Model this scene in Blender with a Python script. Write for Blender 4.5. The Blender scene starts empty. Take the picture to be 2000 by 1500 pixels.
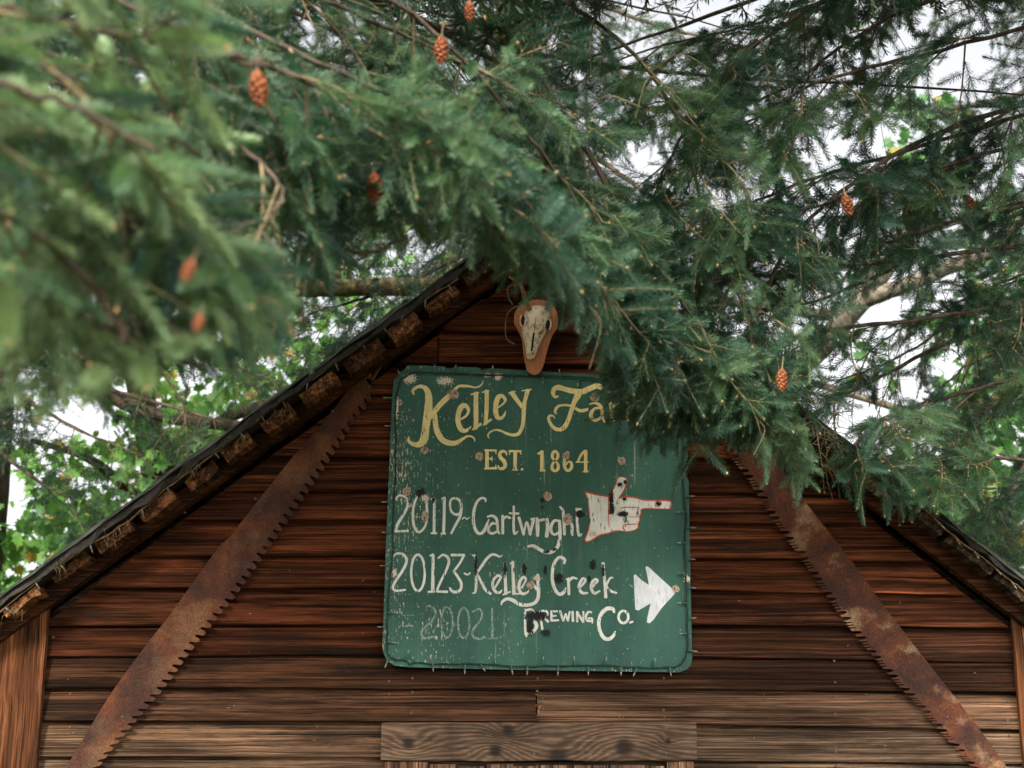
import bpy, math, random
import numpy as np
from mathutils import Vector, Matrix

R = math.radians
SC = bpy.context.scene
COL = SC.collection
rng = np.random.default_rng(7)
random.seed(7)

# ------------------------------------------------------------------ camera
PITCH = R(13.5)
CAM = np.array([0.0, -5.5, 2.1])
FPX = 2778.0                                   # 50 mm on a 36 mm sensor, 2000 px wide
cam_data = bpy.data.cameras.new('camera')
cam_data.lens = 50.0
cam_data.sensor_width = 36.0
cam_data.clip_start = 0.05
cam_data.clip_end = 2000.0
cam_data.dof.use_dof = True
cam_data.dof.focus_distance = 5.45
cam_data.dof.aperture_fstop = 2.8
cam = bpy.data.objects.new('camera', cam_data)
cam.location = CAM
cam.rotation_euler = (R(90) + PITCH, 0, 0)
COL.objects.link(cam)
SC.camera = cam

# ------------------------------------------------------------------ world, sun, exposure
SUN_EL, SUN_AZ = R(36), R(-30)                 # sun behind the camera, a little to its left
w = bpy.data.worlds.new('World')
SC.world = w
w.use_nodes = True
nt = w.node_tree
nt.nodes.clear()
sky = nt.nodes.new('ShaderNodeTexSky')
sky.sky_type = 'NISHITA'
sky.sun_disc = False
sky.sun_elevation = SUN_EL
sky.sun_rotation = R(180) + SUN_AZ
sky.air_density = 1.0
sky.dust_density = 4.0
sky.ozone_density = 1.0
hs = nt.nodes.new('ShaderNodeHueSaturation')   # thin bright overcast: the blue is nearly washed out
hs.inputs['Saturation'].default_value = 0.12
hs.inputs['Value'].default_value = 1.0
bg = nt.nodes.new('ShaderNodeBackground')
bg.inputs['Strength'].default_value = 0.125
wo = nt.nodes.new('ShaderNodeOutputWorld')
nt.links.new(sky.outputs[0], hs.inputs['Color'])
nt.links.new(hs.outputs[0], bg.inputs['Color'])
nt.links.new(bg.outputs[0], wo.inputs['Surface'])

sd = bpy.data.lights.new('sun', 'SUN')
sd.energy = 3.6
sd.angle = R(12)
sd.color = (1.0, 0.93, 0.80)
sun = bpy.data.objects.new('sun', sd)
sv = Vector((math.sin(SUN_AZ) * math.cos(SUN_EL), -math.cos(SUN_AZ) * math.cos(SUN_EL), math.sin(SUN_EL)))
sun.rotation_euler = (-sv).to_track_quat('-Z', 'Y').to_euler()
sun.location = (-4, -8, 9)
COL.objects.link(sun)

SC.view_settings.view_transform = 'Standard'
SC.view_settings.look = 'None'
SC.view_settings.gamma = 1.0
SC.view_settings.exposure = 1.5
SC.view_settings.use_curve_mapping = False
SC.cycles.use_denoising = True
SC.cycles.max_bounces = 8
SC.cycles.transparent_max_bounces = 12
SC.cycles.sample_clamp_indirect = 4.0
SC.cycles.caustics_reflective = False
SC.cycles.caustics_refractive = False

# ------------------------------------------------------------------ helpers: sight lines, meshes, tags
CP, SP = math.cos(PITCH), math.sin(PITCH)
AX_F = np.array([0, CP, SP]); AX_R = np.array([1.0, 0, 0]); AX_U = np.array([0, -SP, CP])


def ray(px, py):
    return AX_F + AX_R * (px - 1000) / FPX - AX_U * (py - 750) / FPX


def at(px, py, depth):
    """point of the place that lies depth metres in front of the camera"""
    return CAM + ray(px, py) * depth


def on(px, py, Y):
    """point on the upright plane y = Y"""
    r = ray(px, py)
    return CAM + r * ((Y - CAM[1]) / r[1])


def proj(p):
    d = np.asarray(p, float) - CAM
    z = d @ AX_F
    return np.array([1000 + FPX * (d @ AX_R) / z, 750 - FPX * (d @ AX_U) / z, z])


def mesh_data(name, V, F, mats=(), mi=None, smooth=False):
    me = bpy.data.meshes.new(name)
    me.from_pydata([tuple(map(float, v)) for v in V], [], [tuple(map(int, f)) for f in F])
    for m in mats:
        me.materials.append(m)
    if mi is not None:
        me.polygons.foreach_set('material_index', np.asarray(mi, np.int32))
    if smooth:
        me.polygons.foreach_set('use_smooth', np.ones(len(me.polygons), bool))
    me.update()
    return me


def add(name, me, parent=None, loc=None):
    o = bpy.data.objects.new(name, me)
    COL.objects.link(o)
    if parent is not None:
        o.parent = parent
    if loc is not None:
        o.location = loc
    return o


def tag(o, label=None, cat=None, group=None, kind=None):
    if label: o['label'] = label
    if cat: o['category'] = cat
    if group: o['group'] = group
    if kind: o['kind'] = kind
    return o


def empty(name, loc, label, cat, group=None):
    o = bpy.data.objects.new(name, None)
    o.location = loc
    o.empty_display_size = 0.1
    COL.objects.link(o)
    return tag(o, label, cat, group)


def child(name, V, F, mats, parent, mi=None, smooth=False):
    """mesh given in world coordinates, parented to a thing that is only moved, never turned"""
    root = np.zeros(3)
    p = parent
    while p is not None:
        root += np.array(p.location); p = p.parent
    V = np.asarray(V, float)
    c = V.mean(0)
    me = mesh_data(name, V - c, F, mats if isinstance(mats, (list, tuple)) else [mats], mi, smooth)
    return add(name, me, parent, c - root)


class MB:
    def __init__(s): s.V = []; s.F = []; s.M = []; s.n = 0
    def add(s, V, F, m=0):
        V = np.asarray(V, float)
        s.V.append(V); s.F += [tuple(i + s.n for i in f) for f in F]; s.M += [m] * len(F); s.n += len(V)
    def out(s): return np.vstack(s.V), s.F, s.M


def spline(P, n=8, closed=False):
    """Catmull-Rom through P (any columns)"""
    P = np.asarray(P, float)
    if closed:
        Q = np.vstack([P[-1], P, P[0], P[1]])
    else:
        Q = np.vstack([2 * P[0] - P[1], P, 2 * P[-1] - P[-2]])
    out = []
    for i in range(1, len(Q) - 2):
        for k in range(n):
            t = k / n
            a, b, c, d = Q[i - 1], Q[i], Q[i + 1], Q[i + 2]
            out.append(0.5 * (2 * b + (c - a) * t + (2 * a - 5 * b + 4 * c - d) * t * t + (3 * b - a - 3 * c + d) * t ** 3))
    if not closed:
        out.append(Q[-2])
    return np.array(out)


def unit(v):
    v = np.asarray(v, float)
    return v / (np.linalg.norm(v, axis=-1, keepdims=True) + 1e-12)


def tube(P, rad, sides=6, cap=True, jitter=0.0):
    P = np.asarray(P, float); n = len(P)
    rad = np.broadcast_to(np.asarray(rad, float), (n,))
    T = unit(np.gradient(P, axis=0))
    ref = np.array([0, 0, 1.0]) if abs(T[0][2]) < 0.9 else np.array([1.0, 0, 0])
    u = unit(np.cross(T[0], ref)); V = []
    for i in range(n):
        u = unit(u - T[i] * (u @ T[i])); v = np.cross(T[i], u)
        for k in range(sides):
            a = 2 * math.pi * k / sides
            r = rad[i] * (1 + jitter * (rng.random() - .5))
            V.append(P[i] + (u * math.cos(a) + v * math.sin(a)) * r)
    F = []
    for i in range(n - 1):
        for k in range(sides):
            a = i * sides + k; b = i * sides + (k + 1) % sides
            F.append((a, b, b + sides, a + sides))
    if cap:
        F.append(tuple(range(sides))[::-1]); F.append(tuple((n - 1) * sides + k for k in range(sides)))
    return np.array(V), F


def prism(outline, Yf, Yb):
    """outline: (n,2) of x,z -> solid between two upright planes (front Yf nearer the camera)"""
    n = len(outline)
    V = [(x, Yf, z) for x, z in outline] + [(x, Yb, z) for x, z in outline]
    a = 0.5 * sum(outline[i][0] * outline[(i + 1) % n][1] - outline[(i + 1) % n][0] * outline[i][1] for i in range(n))
    fr = tuple(range(n)); bk = tuple(range(2 * n - 1, n - 1, -1))
    F = [fr, bk] + [(i, n + i, n + (i + 1) % n, (i + 1) % n) for i in range(n)]
    if a < 0:
        F = [f[::-1] for f in F]
    return np.array(V, float), F


def plank(p0, p1, wdir, tdir, width, thick, seg=8, rough=0.0015, bev=0.004, taper=1.0):
    """sawn board from p0 to p1, centred; wdir/tdir unit vectors; slightly uneven edges"""
    p0, p1, wdir, tdir = map(lambda a: np.asarray(a, float), (p0, p1, wdir, tdir))
    V = []; F = []
    w2, t2 = width / 2, thick / 2
    sec = [(-w2 + bev, -t2), (w2 - bev, -t2), (w2, -t2 + bev), (w2, t2 - bev), (w2 - bev, t2), (-w2 + bev, t2), (-w2, t2 - bev), (-w2, -t2 + bev)]
    L = np.linalg.norm(p1 - p0); d = (p1 - p0) / L
    for i in range(seg + 1):
        t = i / seg
        c = p0 + (p1 - p0) * t
        e = rng.normal(0, rough, 8)
        s = 1 + (taper - 1) * t
        for k, (a, b) in enumerate(sec):
            V.append(c + wdir * (a * s + e[k]) + tdir * (b + e[(k + 3) % 8] * 0.5))
    for i in range(seg):
        for k in range(8):
            a = i * 8 + k; b = i * 8 + (k + 1) % 8
            F.append((a, b, b + 8, a + 8))
    F.append(tuple(range(8))[::-1]); F.append(tuple(seg * 8 + k for k in range(8)))
    V = np.array(V)
    if np.dot(np.cross(wdir, tdir), d) < 0:
        F = [f[::-1] for f in F]
    return V, F


# ------------------------------------------------------------------ materials
class NT:
    def __init__(s, name):
        s.m = bpy.data.materials.new(name); s.m.use_nodes = True
        s.t = s.m.node_tree; s.t.nodes.clear()
        s.o = s.n('ShaderNodeOutputMaterial')
    def n(s, kind, **kw):
        nd = s.t.nodes.new(kind)
        for k, v in kw.items(): setattr(nd, k, v)
        return nd
    def l(s, a, b): s.t.links.new(a, b)
    def put(s, sock, v):
        if hasattr(v, 'is_linked') or isinstance(v, bpy.types.NodeSocket): s.l(v, sock)
        elif isinstance(v, (tuple, list)) and len(v) == 3 and sock.type == 'RGBA': sock.default_value = (*v, 1)
        else: sock.default_value = v
    def math(s, op, a, b=0.0, c=None, clamp=False):
        nd = s.n('ShaderNodeMath', operation=op); nd.use_clamp = clamp
        s.put(nd.inputs[0], a); s.put(nd.inputs[1], b)
        if c is not None: s.put(nd.inputs[2], c)
        return nd.outputs[0]
    def vmath(s, op, a, b=None):
        nd = s.n('ShaderNodeVectorMath', operation=op)
        s.put(nd.inputs[0], a)
        if b is not None: s.put(nd.inputs[1], b)
        return nd.outputs[0]
    def mix(s, f, a, b, mode='MIX'):
        nd = s.n('ShaderNodeMix', data_type='RGBA', blend_type=mode)
        s.put(nd.inputs[0], f); s.put(nd.inputs[6], a); s.put(nd.inputs[7], b)
        return nd.outputs[2]
    def noise(s, vec, scale=5.0, detail=6, rough=.6, dist=0.0):
        nd = s.n('ShaderNodeTexNoise')
        s.l(vec, nd.inputs['Vector'])
        nd.inputs['Scale'].default_value = scale; nd.inputs['Detail'].default_value = detail
        nd.inputs['Roughness'].default_value = rough; nd.inputs['Distortion'].default_value = dist
        return nd.outputs[0]
    def ramp(s, f, stops, interp='LINEAR'):
        nd = s.n('ShaderNodeValToRGB'); cr = nd.color_ramp; cr.interpolation = interp
        while len(cr.elements) < len(stops): cr.elements.new(0.5)
        for e, (p, c) in zip(cr.elements, stops):
            e.position = p
            e.color = (*c, 1) if isinstance(c, (tuple, list)) else (c, c, c, 1)
        s.l(f, nd.inputs[0])
        return nd.outputs[0]
    def coords(s, scale=(1, 1, 1), rnd=True, kind='Object'):
        tc = s.n('ShaderNodeTexCoord'); v = tc.outputs[kind]
        if rnd:
            oi = s.n('ShaderNodeObjectInfo')
            k = s.vmath('MULTIPLY', oi.outputs['Random'], (37.0, 53.0, 71.0))
            v = s.vmath('ADD', v, k)
        return s.vmath('MULTIPLY', v, scale)
    def bump(s, h, strength=.5, dist=.004):
        nd = s.n('ShaderNodeBump'); nd.inputs['Strength'].default_value = strength; nd.inputs['Distance'].default_value = dist
        s.l(h, nd.inputs['Height']); return nd.outputs[0]
    def bsdf(s, color, rough=.7, normal=None, spec=.3, metal=0.0, trans=None, alpha=None):
        b = s.n('ShaderNodeBsdfPrincipled')
        s.put(b.inputs['Base Color'], color); s.put(b.inputs['Roughness'], rough)
        b.inputs['Specular IOR Level'].default_value = spec
        b.inputs['Metallic'].default_value = metal
        if normal is not None: s.l(normal, b.inputs['Normal'])
        sh = b.outputs[0]
        if trans is not None:
            col, fac = trans
            tr = s.n('ShaderNodeBsdfTranslucent'); s.put(tr.inputs['Color'], col)
            mx = s.n('ShaderNodeMixShader'); mx.inputs[0].default_value = fac
            s.l(sh, mx.inputs[1]); s.l(tr.outputs[0], mx.inputs[2]); sh = mx.outputs[0]
        if alpha is not None:
            tp = s.n('ShaderNodeBsdfTransparent'); mx = s.n('ShaderNodeMixShader')
            s.l(alpha, mx.inputs[0]); s.l(tp.outputs[0], mx.inputs[1]); s.l(sh, mx.inputs[2]); sh = mx.outputs[0]
        s.l(sh, s.o.inputs['Surface'])
        return s.m


def mat_wood(name, axis='X', contrast=1.0, grain=1.0):
    """old sawn timber; its colour is the object's own colour, grain runs along the given axis"""
    t = NT(name)
    g = {'X': (.75, 30, 62), 'Z': (55, 30, .8), 'Y': (60, .8, 60)}[axis]
    g2 = {'X': (.9, 5, 7), 'Z': (6, 5, .8), 'Y': (6, .8, 6)}[axis]
    g3 = {'X': (3, 120, 300), 'Z': (260, 120, 3), 'Y': (90, 3, 90)}[axis]
    wig = t.noise(t.coords((2, 2, 2)), 2.5, 3, .5)
    oi = t.n('ShaderNodeObjectInfo')
    base = t.coords((1, 1, 1))
    base = t.vmath('MULTIPLY', base, t.vmath('ADD', t.vmath('MULTIPLY', oi.outputs['Random'], {'X': (0, 0, .9), 'Z': (.9, 0, 0), 'Y': (0, 0, 0)}[axis]), {'X': (1, 1, .5), 'Z': (.5, 1, 1), 'Y': (1, 1, 1)}[axis]))
    wv = t.vmath('ADD', base, t.vmath('MULTIPLY', t.ramp(wig, [(0, (0, 0, 0)), (1, (1, 1, 1))]), (0.0 if axis == 'X' else .02, .01, .009 if axis == 'X' else 0.0)))
    a = t.noise(t.vmath('MULTIPLY', wv, tuple(x * grain for x in g)), 1.0, 9, .68, .5)
    b = t.noise(t.coords(g2), 1.0, 5, .6, .6)
    c = t.noise(t.vmath('MULTIPLY', wv, g3), 1.0, 4, .6)
    f1 = t.ramp(a, [(.30, .20), (.44, .60), (.54, 1.0), (.70, 2.1)])
    f2 = t.ramp(b, [(.30, .24), (.5, .9), (.70, 1.7)])
    f3 = t.ramp(c, [(.36, .42), (.5, .95), (.64, 1.5)])
    col = t.mix(1.0, oi.outputs['Color'], f1, 'MULTIPLY')
    col = t.mix(1.0, col, f2, 'MULTIPLY')
    col = t.mix(1.0, col, f3, 'MULTIPLY')
    g4 = {'X': (1.6, 60, 135), 'Z': (120, 60, 1.6), 'Y': (34, 1.6, 44)}[axis]
    m4 = t.noise(t.vmath('MULTIPLY', wv, g4), 1.0, 6, .7, .15)
    col = t.mix(1.0, col, t.ramp(m4, [(.36, .30), (.48, .95), (.62, 1.8)]), 'MULTIPLY')
    # knots
    vo = t.n('ShaderNodeTexVoronoi'); vo.inputs['Scale'].default_value = 1.0
    t.l(t.vmath('MULTIPLY', wv, {'X': (2.6, .01, 6.5), 'Z': (6.5, .01, 2.6), 'Y': (6, 2, 6)}[axis]), vo.inputs['Vector'])
    sc_ = t.n('ShaderNodeSeparateColor'); t.l(vo.outputs['Color'], sc_.inputs[0])
    kn = t.math('MULTIPLY', t.math('GREATER_THAN', sc_.outputs[0], .80), t.ramp(vo.outputs['Distance'], [(.035, 1.0), (.085, 0.0)]))
    col = t.mix(t.math('MULTIPLY', kn, .9), col, (.010, .006, .004))
    # dry silvered ridges
    ridge = t.math('MULTIPLY', t.ramp(a, [(.60, 0.0), (.75, 1.0)]), t.ramp(b, [(.45, 0.0), (.66, .35)]))
    lum = t.n('ShaderNodeRGBToBW'); t.l(oi.outputs['Color'], lum.inputs[0])
    grey = t.vmath('MULTIPLY', lum.outputs[0], (3.9, 3.0, 2.2))
    col = t.mix(ridge, col, grey)
    wp_ = t.noise(t.coords({'X': (.8, 3, 9), 'Z': (9, 3, .8), 'Y': (9, .8, 9)}[axis]), 1.3, 6, .7)
    warm = t.mix(1.0, oi.outputs['Color'], (2.9, 2.7, 2.5), 'MULTIPLY')
    col = t.mix(t.math('MULTIPLY', t.ramp(wp_, [(.54, 0.0), (.68, .85)]), t.ramp(m4, [(.35, .2), (.6, 1.0)])), col, warm)
    # fungus / pitch stains
    st = t.noise(t.coords({'X': (1.1, 4, 6), 'Z': (6, 4, 1.1), 'Y': (4, 1.1, 4)}[axis]), 1.7, 7, .7)
    col = t.mix(t.ramp(st, [(.55, 0.0), (.70, .85)]), col, (.012, .009, .007))
    h = t.math('ADD', t.math('ADD', a, t.math('MULTIPLY', m4, 1.1)), t.math('MULTIPLY', c, .4))
    return t.bsdf(col, t.ramp(a, [(.3, .95), (.7, .8)]), t.bump(h, .9 * contrast, .008), .10)


def mat_header(name, knots):
    t = NT(name)
    tc = t.n('ShaderNodeTexCoord'); v = tc.outputs['Object']
    sx = t.n('ShaderNodeSeparateXYZ'); t.l(v, sx.inputs[0])
    x, z = sx.outputs[0], sx.outputs[2]
    off = None; core = None
    for kx, kz, r, s in knots:
        dx = t.math('SUBTRACT', x, kx); dz = t.math('SUBTRACT', z, kz)
        d2 = t.math('ADD', t.math('MULTIPLY', t.math('MULTIPLY', dx, dx), .42), t.math('MULTIPLY', dz, dz))
        e = t.math('POWER', 2.718, t.math('MULTIPLY', d2, -1.0 / (r * r)))
        k = t.math('MULTIPLY', e, s)
        off = k if off is None else t.math('ADD', off, k)
        d3 = t.math('ADD', t.math('MULTIPLY', dx, dx), t.math('MULTIPLY', dz, dz))
        c = t.math('POWER', 2.718, t.math('MULTIPLY', t.math('POWER', d3, 2.0), -1.0 / (r * .42) ** 4))
        core = c if core is None else t.math('MAXIMUM', core, c)
    n = t.noise(t.vmath('MULTIPLY', v, (1.5, 1, 9)), 1.0, 5, .6)
    f = t.math('ADD', t.math('ADD', z, off), t.math('MULTIPLY', n, .02))
    ph = t.math('ADD', t.math('ADD', t.math('MULTIPLY', f, 360.0), t.math('MULTIPLY', n, 16.0)), t.math('MULTIPLY', t.noise(t.vmath('MULTIPLY', v, (6, 10, 60)), 1.0, 5, .7), 5.0))
    ring = t.math('ADD', t.math('MULTIPLY', t.math('SINE', ph), .5), .5)
    fine = t.noise(t.vmath('MULTIPLY', v, (7, 80, 150)), 1.0, 5, .65)
    ring = t.math('ADD', t.math('MULTIPLY', ring, .36), t.math('MULTIPLY', t.noise(t.vmath('MULTIPLY', v, (2.5, 40, 85)), 1.0, 7, .74), .66))
    blot = t.noise(t.vmath('MULTIPLY', v, (5, 5, 9)), 1.0, 4, .6)
    col = t.ramp(ring, [(.15, (.028, .016, .010)), (.5, (.075, .044, .026)), (.9, (.155, .102, .064))])
    col = t.mix(1.0, col, t.ramp(fine, [(.3, .55), (.65, 1.35)]), 'MULTIPLY')
    col = t.mix(1.0, col, t.ramp(blot, [(.34, .45), (.52, .95), (.7, 1.3)]), 'MULTIPLY')
    col = t.mix(t.math('MULTIPLY', core, .93), col, (.010, .007, .005))
    h = t.math('SUBTRACT', t.math('ADD', t.math('MULTIPLY', ring, .7), fine), t.math('MULTIPLY', core, 1.5))
    return t.bsdf(col, .8, t.bump(h, .7, .005), .2)


def mat_rust(name, pale=.5, warm=1.0):
    t = NT(name)
    a = t.noise(t.coords((5, 5, 5), rnd=False), 1.0, 6, .62, .4)
    b = t.noise(t.coords((14, 14, 14), rnd=False), 1.0, 8, .7)
    c = t.noise(t.coords((230, 230, 230), rnd=False), 1.0, 3, .6)
    d = t.noise(t.coords((3.1, 3, 4.3), rnd=False), 1.3, 5, .6)
    col = t.ramp(a, [(.30, (.018, .011, .009)), (.44, (.045, .019, .013)), (.55, (.085, .029, .014)), (.68, (.125, .050, .018))])
    col = t.mix(t.ramp(b, [(.52, 0.0), (.74, .5)]), col, (.15 * warm, .052, .017))
    col = t.mix(t.ramp(b, [(.30, .6), (.45, 0.0)]), col, (.022, .017, .013))
    col = t.mix(t.math('MULTIPLY', t.ramp(d, [(.53, 0.0), (.66, 1.0)]), pale), col, (.25, .165, .092))
    col = t.mix(t.math('MULTIPLY', t.ramp(a, [(.30, .8), (.40, 0.0)]), .6), col, (.060, .021, .016))
    col = t.mix(1.0, col, t.ramp(c, [(.32, .6), (.5, .98), (.70, 1.55)]), 'MULTIPLY')
    h = t.math('ADD', t.math('MULTIPLY', c, .4), b)
    return t.bsdf(col, .8, t.bump(h, .4, .002), .15)


def mat_paint_board(name):
    """green gloss gone chalky, checked along the grain and flaking to an older cream coat"""
    t = NT(name)
    v = t.coords((1, 1, 1), rnd=False)
    sx = t.n('ShaderNodeSeparateXYZ'); t.l(v, sx.inputs[0])
    x, z = sx.outputs[0], sx.outputs[2]
    big = t.noise(t.vmath('MULTIPLY', v, (4.2, 2, 2.2)), 1.0, 5, .6)
    streak = t.noise(t.vmath('MULTIPLY', v, (34, 10, 2.2)), 1.0, 5, .65)
    crack = t.noise(t.vmath('MULTIPLY', v, (150, 60, 4.0)), 1.0, 6, .7, .2)
    col = t.ramp(big, [(.3, (.016, .060, .046)), (.5, (.026, .093, .068)), (.7, (.042, .132, .095))])
    col = t.mix(t.ramp(streak, [(.55, 0.0), (.75, .28)]), col, (.115, .16, .12))
    col = t.mix(t.ramp(crack, [(.31, .8), (.40, 0.0)]), col, (.012, .03, .022))
    # flakes: denser to the left margin and along the edges
    left = t.math('SUBTRACT', .085, t.math('MULTIPLY', t.math('ADD', x, .62), .16), clamp=True)
    ex = t.math('SUBTRACT', t.math('ABSOLUTE', x), .575)
    ez = t.math('SUBTRACT', t.math('ABSOLUTE', z), .575)
    edge = t.math('MULTIPLY', t.math('MAXIMUM', ex, ez, clamp=False), 5.5)
    edge = t.math('MULTIPLY', t.math('MAXIMUM', edge, 0.0), .6, clamp=True)
    fl = t.noise(t.vmath('MULTIPLY', v, (150, 60, 42)), 1.0, 5, .68)
    patch = t.noise(t.vmath('MULTIPLY', v, (5, 5, 3.2)), 1.0, 4, .6)
    thr = t.math('ADD', t.math('ADD', t.math('MULTIPLY', left, .9), edge), t.math('MULTIPLY', t.math('SUBTRACT', patch, .5), .42))
    flake = t.ramp(t.math('ADD', fl, thr), [(.668, 0.0), (.686, 1.0)])
    cream = t.ramp(t.noise(t.vmath('MULTIPLY', v, (30, 30, 12)), 1.0, 4, .6), [(.35, (.36, .30, .17)), (.6, (.62, .57, .47))])
    # runs of white paint
    run = t.noise(t.vmath('MULTIPLY', v, (60, 30, 1.6)), 1.0, 3, .5)
    speck = t.noise(t.vmath('MULTIPLY', v, (120, 100, 90)), 1.0, 2, .5)
    col = t.mix(t.ramp(t.math('ADD', run, t.math('MULTIPLY', t.math('SUBTRACT', patch, .5), .5)), [(.70, 0.0), (.77, .42)]), col, (.55, .57, .50))
    col = t.mix(t.ramp(speck, [(.715, 0.0), (.735, .9)]), col, (.66, .64, .55))
    col = t.mix(flake, col, cream)
    # where even the cream has gone: raw orange ply at the rim
    raw = t.ramp(t.math('ADD', t.noise(t.vmath('MULTIPLY', v, (40, 40, 9)), 1.0, 4, .6), t.math('MULTIPLY', t.math('SUBTRACT', edge, .06), 1.0)), [(.70, 0.0), (.74, 1.0)])
    col = t.mix(raw, col, (.30, .10, .03))
    h = t.math('SUBTRACT', t.math('MULTIPLY', crack, 1.0), t.math('MULTIPLY', flake, .6))
    return t.bsdf(col, .62, t.bump(h, .55, .003), .3)


def mat_sign_paint(name, col, wear=.5, col2=None, soft=False):
    """hand-brushed lettering, scuffed through to the board"""
    t = NT(name)
    v = t.coords((1, 1, 1), rnd=False, kind='Generated')
    g = t.n('ShaderNodeNewGeometry').outputs['Position']
    a = t.noise(t.vmath('MULTIPLY', g, (110, 60, 26)), 1.0, 5, .65)
    b = t.noise(t.vmath('MULTIPLY', g, (22, 20, 16)), 1.0, 4, .6)
    c = t.mix(t.ramp(b, [(.38, 0.0), (.66, 1.0)]), col, col2 or tuple(x * .82 for x in col))
    c = t.mix(t.ramp(a, [(.36, .5), (.48, 0.0)]), c, tuple(x * .55 for x in col))
    s = t.math('ADD', a, t.math('MULTIPLY', t.math('SUBTRACT', b, .5), .35))
    al = t.ramp(s, [(wear - .05, 0.0), (wear + .03, 1.0)]) if not soft else t.ramp(t.noise(t.vmath('MULTIPLY', g, (260, 200, 160)), 1.0, 3, .6), [(.30, .18), (.60, .85)])
    return t.bsdf(c, .65, t.bump(a, .3, .002), .25, alpha=al)


def mat_smear(name, col, thr=.48):
    t = NT(name)
    g = t.n('ShaderNodeNewGeometry').outputs['Position']
    a = t.noise(t.vmath('MULTIPLY', g, (170, 120, 110)), 1.0, 5, .7)
    v = t.coords((1, 1, 1), rnd=False, kind='Generated')
    c = t.vmath('SUBTRACT', v, (.5, .5, .5))
    sx = t.n('ShaderNodeSeparateXYZ'); t.l(c, sx.inputs[0])
    d = t.math('SQRT', t.math('ADD', t.math('MULTIPLY', sx.outputs[0], sx.outputs[0]), t.math('MULTIPLY', sx.outputs[2], sx.outputs[2])))
    s = t.math('SUBTRACT', a, t.math('MULTIPLY', t.math('SUBTRACT', d, .22), .95))
    return t.bsdf(col, .7, None, .2, alpha=t.ramp(s, [(thr - .03, 0.0), (thr + .05, 1.0)]))


def mat_noise(name, c1, c2, scale=20, rough=.75, spec=.25, bump=.4, bdist=.004, stretch=(1, 1, 1), lo=.35, hi=.65, trans=None):
    t = NT(name)
    a = t.noise(t.coords(tuple(scale * s for s in stretch)), 1.0, 6, .62, .3)
    col = t.ramp(a, [(lo, c1), (hi, c2)])
    return t.bsdf(col, rough, t.bump(a, bump, bdist), spec, trans=trans)


def mat_needle(name, ca, cb, cc):
    t = NT(name)
    oi = t.n('ShaderNodeObjectInfo')
    tc = t.n('ShaderNodeTexCoord')
    a = t.noise(tc.outputs['Object'], 16.0, 3, .6)
    f = t.math('ADD', t.math('MULTIPLY', a, .7), t.math('MULTIPLY', oi.outputs['Random'], .5))
    col = t.ramp(f, [(.30, ca), (.58, cb), (.85, cc)])
    return t.bsdf(col, .48, None, .42, trans=(t.mix(1.0, col, (1.2, 1.4, .8), 'MULTIPLY'), .30))


M = {}
M['board'] = mat_wood('weathered siding timber', 'X')
M['post'] = mat_wood('sawn upright timber', 'Z')
M['plank_y'] = mat_wood('old roof sheathing', 'Y')
M['rust_l'] = mat_rust('rusted steel dark', .18, .9)
M['rust_r'] = mat_rust('rusted steel dusty', .9, 1.15)
M['rust'] = mat_rust('rusted iron fitting', .1, .8)
M['green'] = mat_paint_board('flaking green sign paint')
M['yellow'] = mat_sign_paint('yellow sign enamel', (.80, .65, .30), .345, (.66, .56, .26))
M['white'] = mat_sign_paint('white sign enamel', (.72, .72, .68), .375, (.60, .59, .54))
M['arrow'] = mat_sign_paint('cool white sign enamel', (.70, .72, .76), .30)
M['ghost'] = mat_sign_paint('ghost of old white paint', (.30, .40, .34), .4, soft=True)
M['red'] = mat_sign_paint('red sign enamel', (.62, .07, .035), .40)
M['tar'] = mat_smear('black tar smear', (.012, .011, .011), .40)
M['bare'] = mat_noise('bare chipped plywood', (.16, .10, .07), (.46, .345, .27), 120, lo=.36, hi=.56)
M['bare2'] = mat_smear('chipped cream undercoat', (.56, .50, .40), .46)
M['felt'] = mat_noise('roofing felt edge', (.010, .009, .007), (.036, .032, .026), 60, bump=.5, stretch=(1, 1, 1))
M['tin'] = mat_noise('grey roofing sheet', (.028, .029, .026), (.07, .072, .066), 25, rough=.6, spec=.3)
M['bark'] = mat_noise('conifer bark', (.022, .015, .010), (.10, .072, .05), 34, bump=.9, bdist=.01, stretch=(1, 1, .35))
M['moss'] = mat_noise('mossy bark', (.030, .024, .010), (.15, .12, .045), 26, bump=.9, bdist=.012)
M['pale_bark'] = mat_noise('pale maple bark', (.07, .06, .045), (.26, .23, .18), 16, bump=.5, bdist=.006)
M['twig'] = mat_noise('bare twig', (.07, .052, .028), (.22, .17, .095), 30, bump=.3)
M['needle'] = mat_needle('fir needles', (.017, .054, .038), (.040, .102, .062), (.088, .165, .080))
M['needle_suntint'] = mat_needle('young fir needles', (.090, .170, .095), (.155, .250, .125), (.215, .300, .140))  # lighter needle copy: sunlight on the near sprays painted into the colour
M['needle_shade'] = mat_needle('fir needles tinted with shade', (.012, .036, .026), (.024, .062, .038), (.045, .085, .04))  # darker needle copy: shade of the deep layers painted into the colour
M['bud'] = mat_noise('bud scales', (.30, .12, .035), (.52, .31, .14), 60, bump=.2)
M['leaf'] = mat_needle('maple leaves', (.040, .13, .030), (.075, .21, .045), (.14, .29, .055))
M['leaf_y'] = mat_needle('turning maple leaves', (.22, .20, .035), (.36, .27, .05), (.42, .25, .05))
M['cone'] = mat_noise('cone scales', (.075, .020, .009), (.30, .098, .038), 90, bump=.3)
M['socket'] = mat_noise('green bulb socket', (.015, .07, .05), (.03, .12, .085), 40, rough=.4, spec=.5)
M['wire'] = mat_noise('dark green wire', (.008, .018, .014), (.016, .032, .024), 40, rough=.5)
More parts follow.
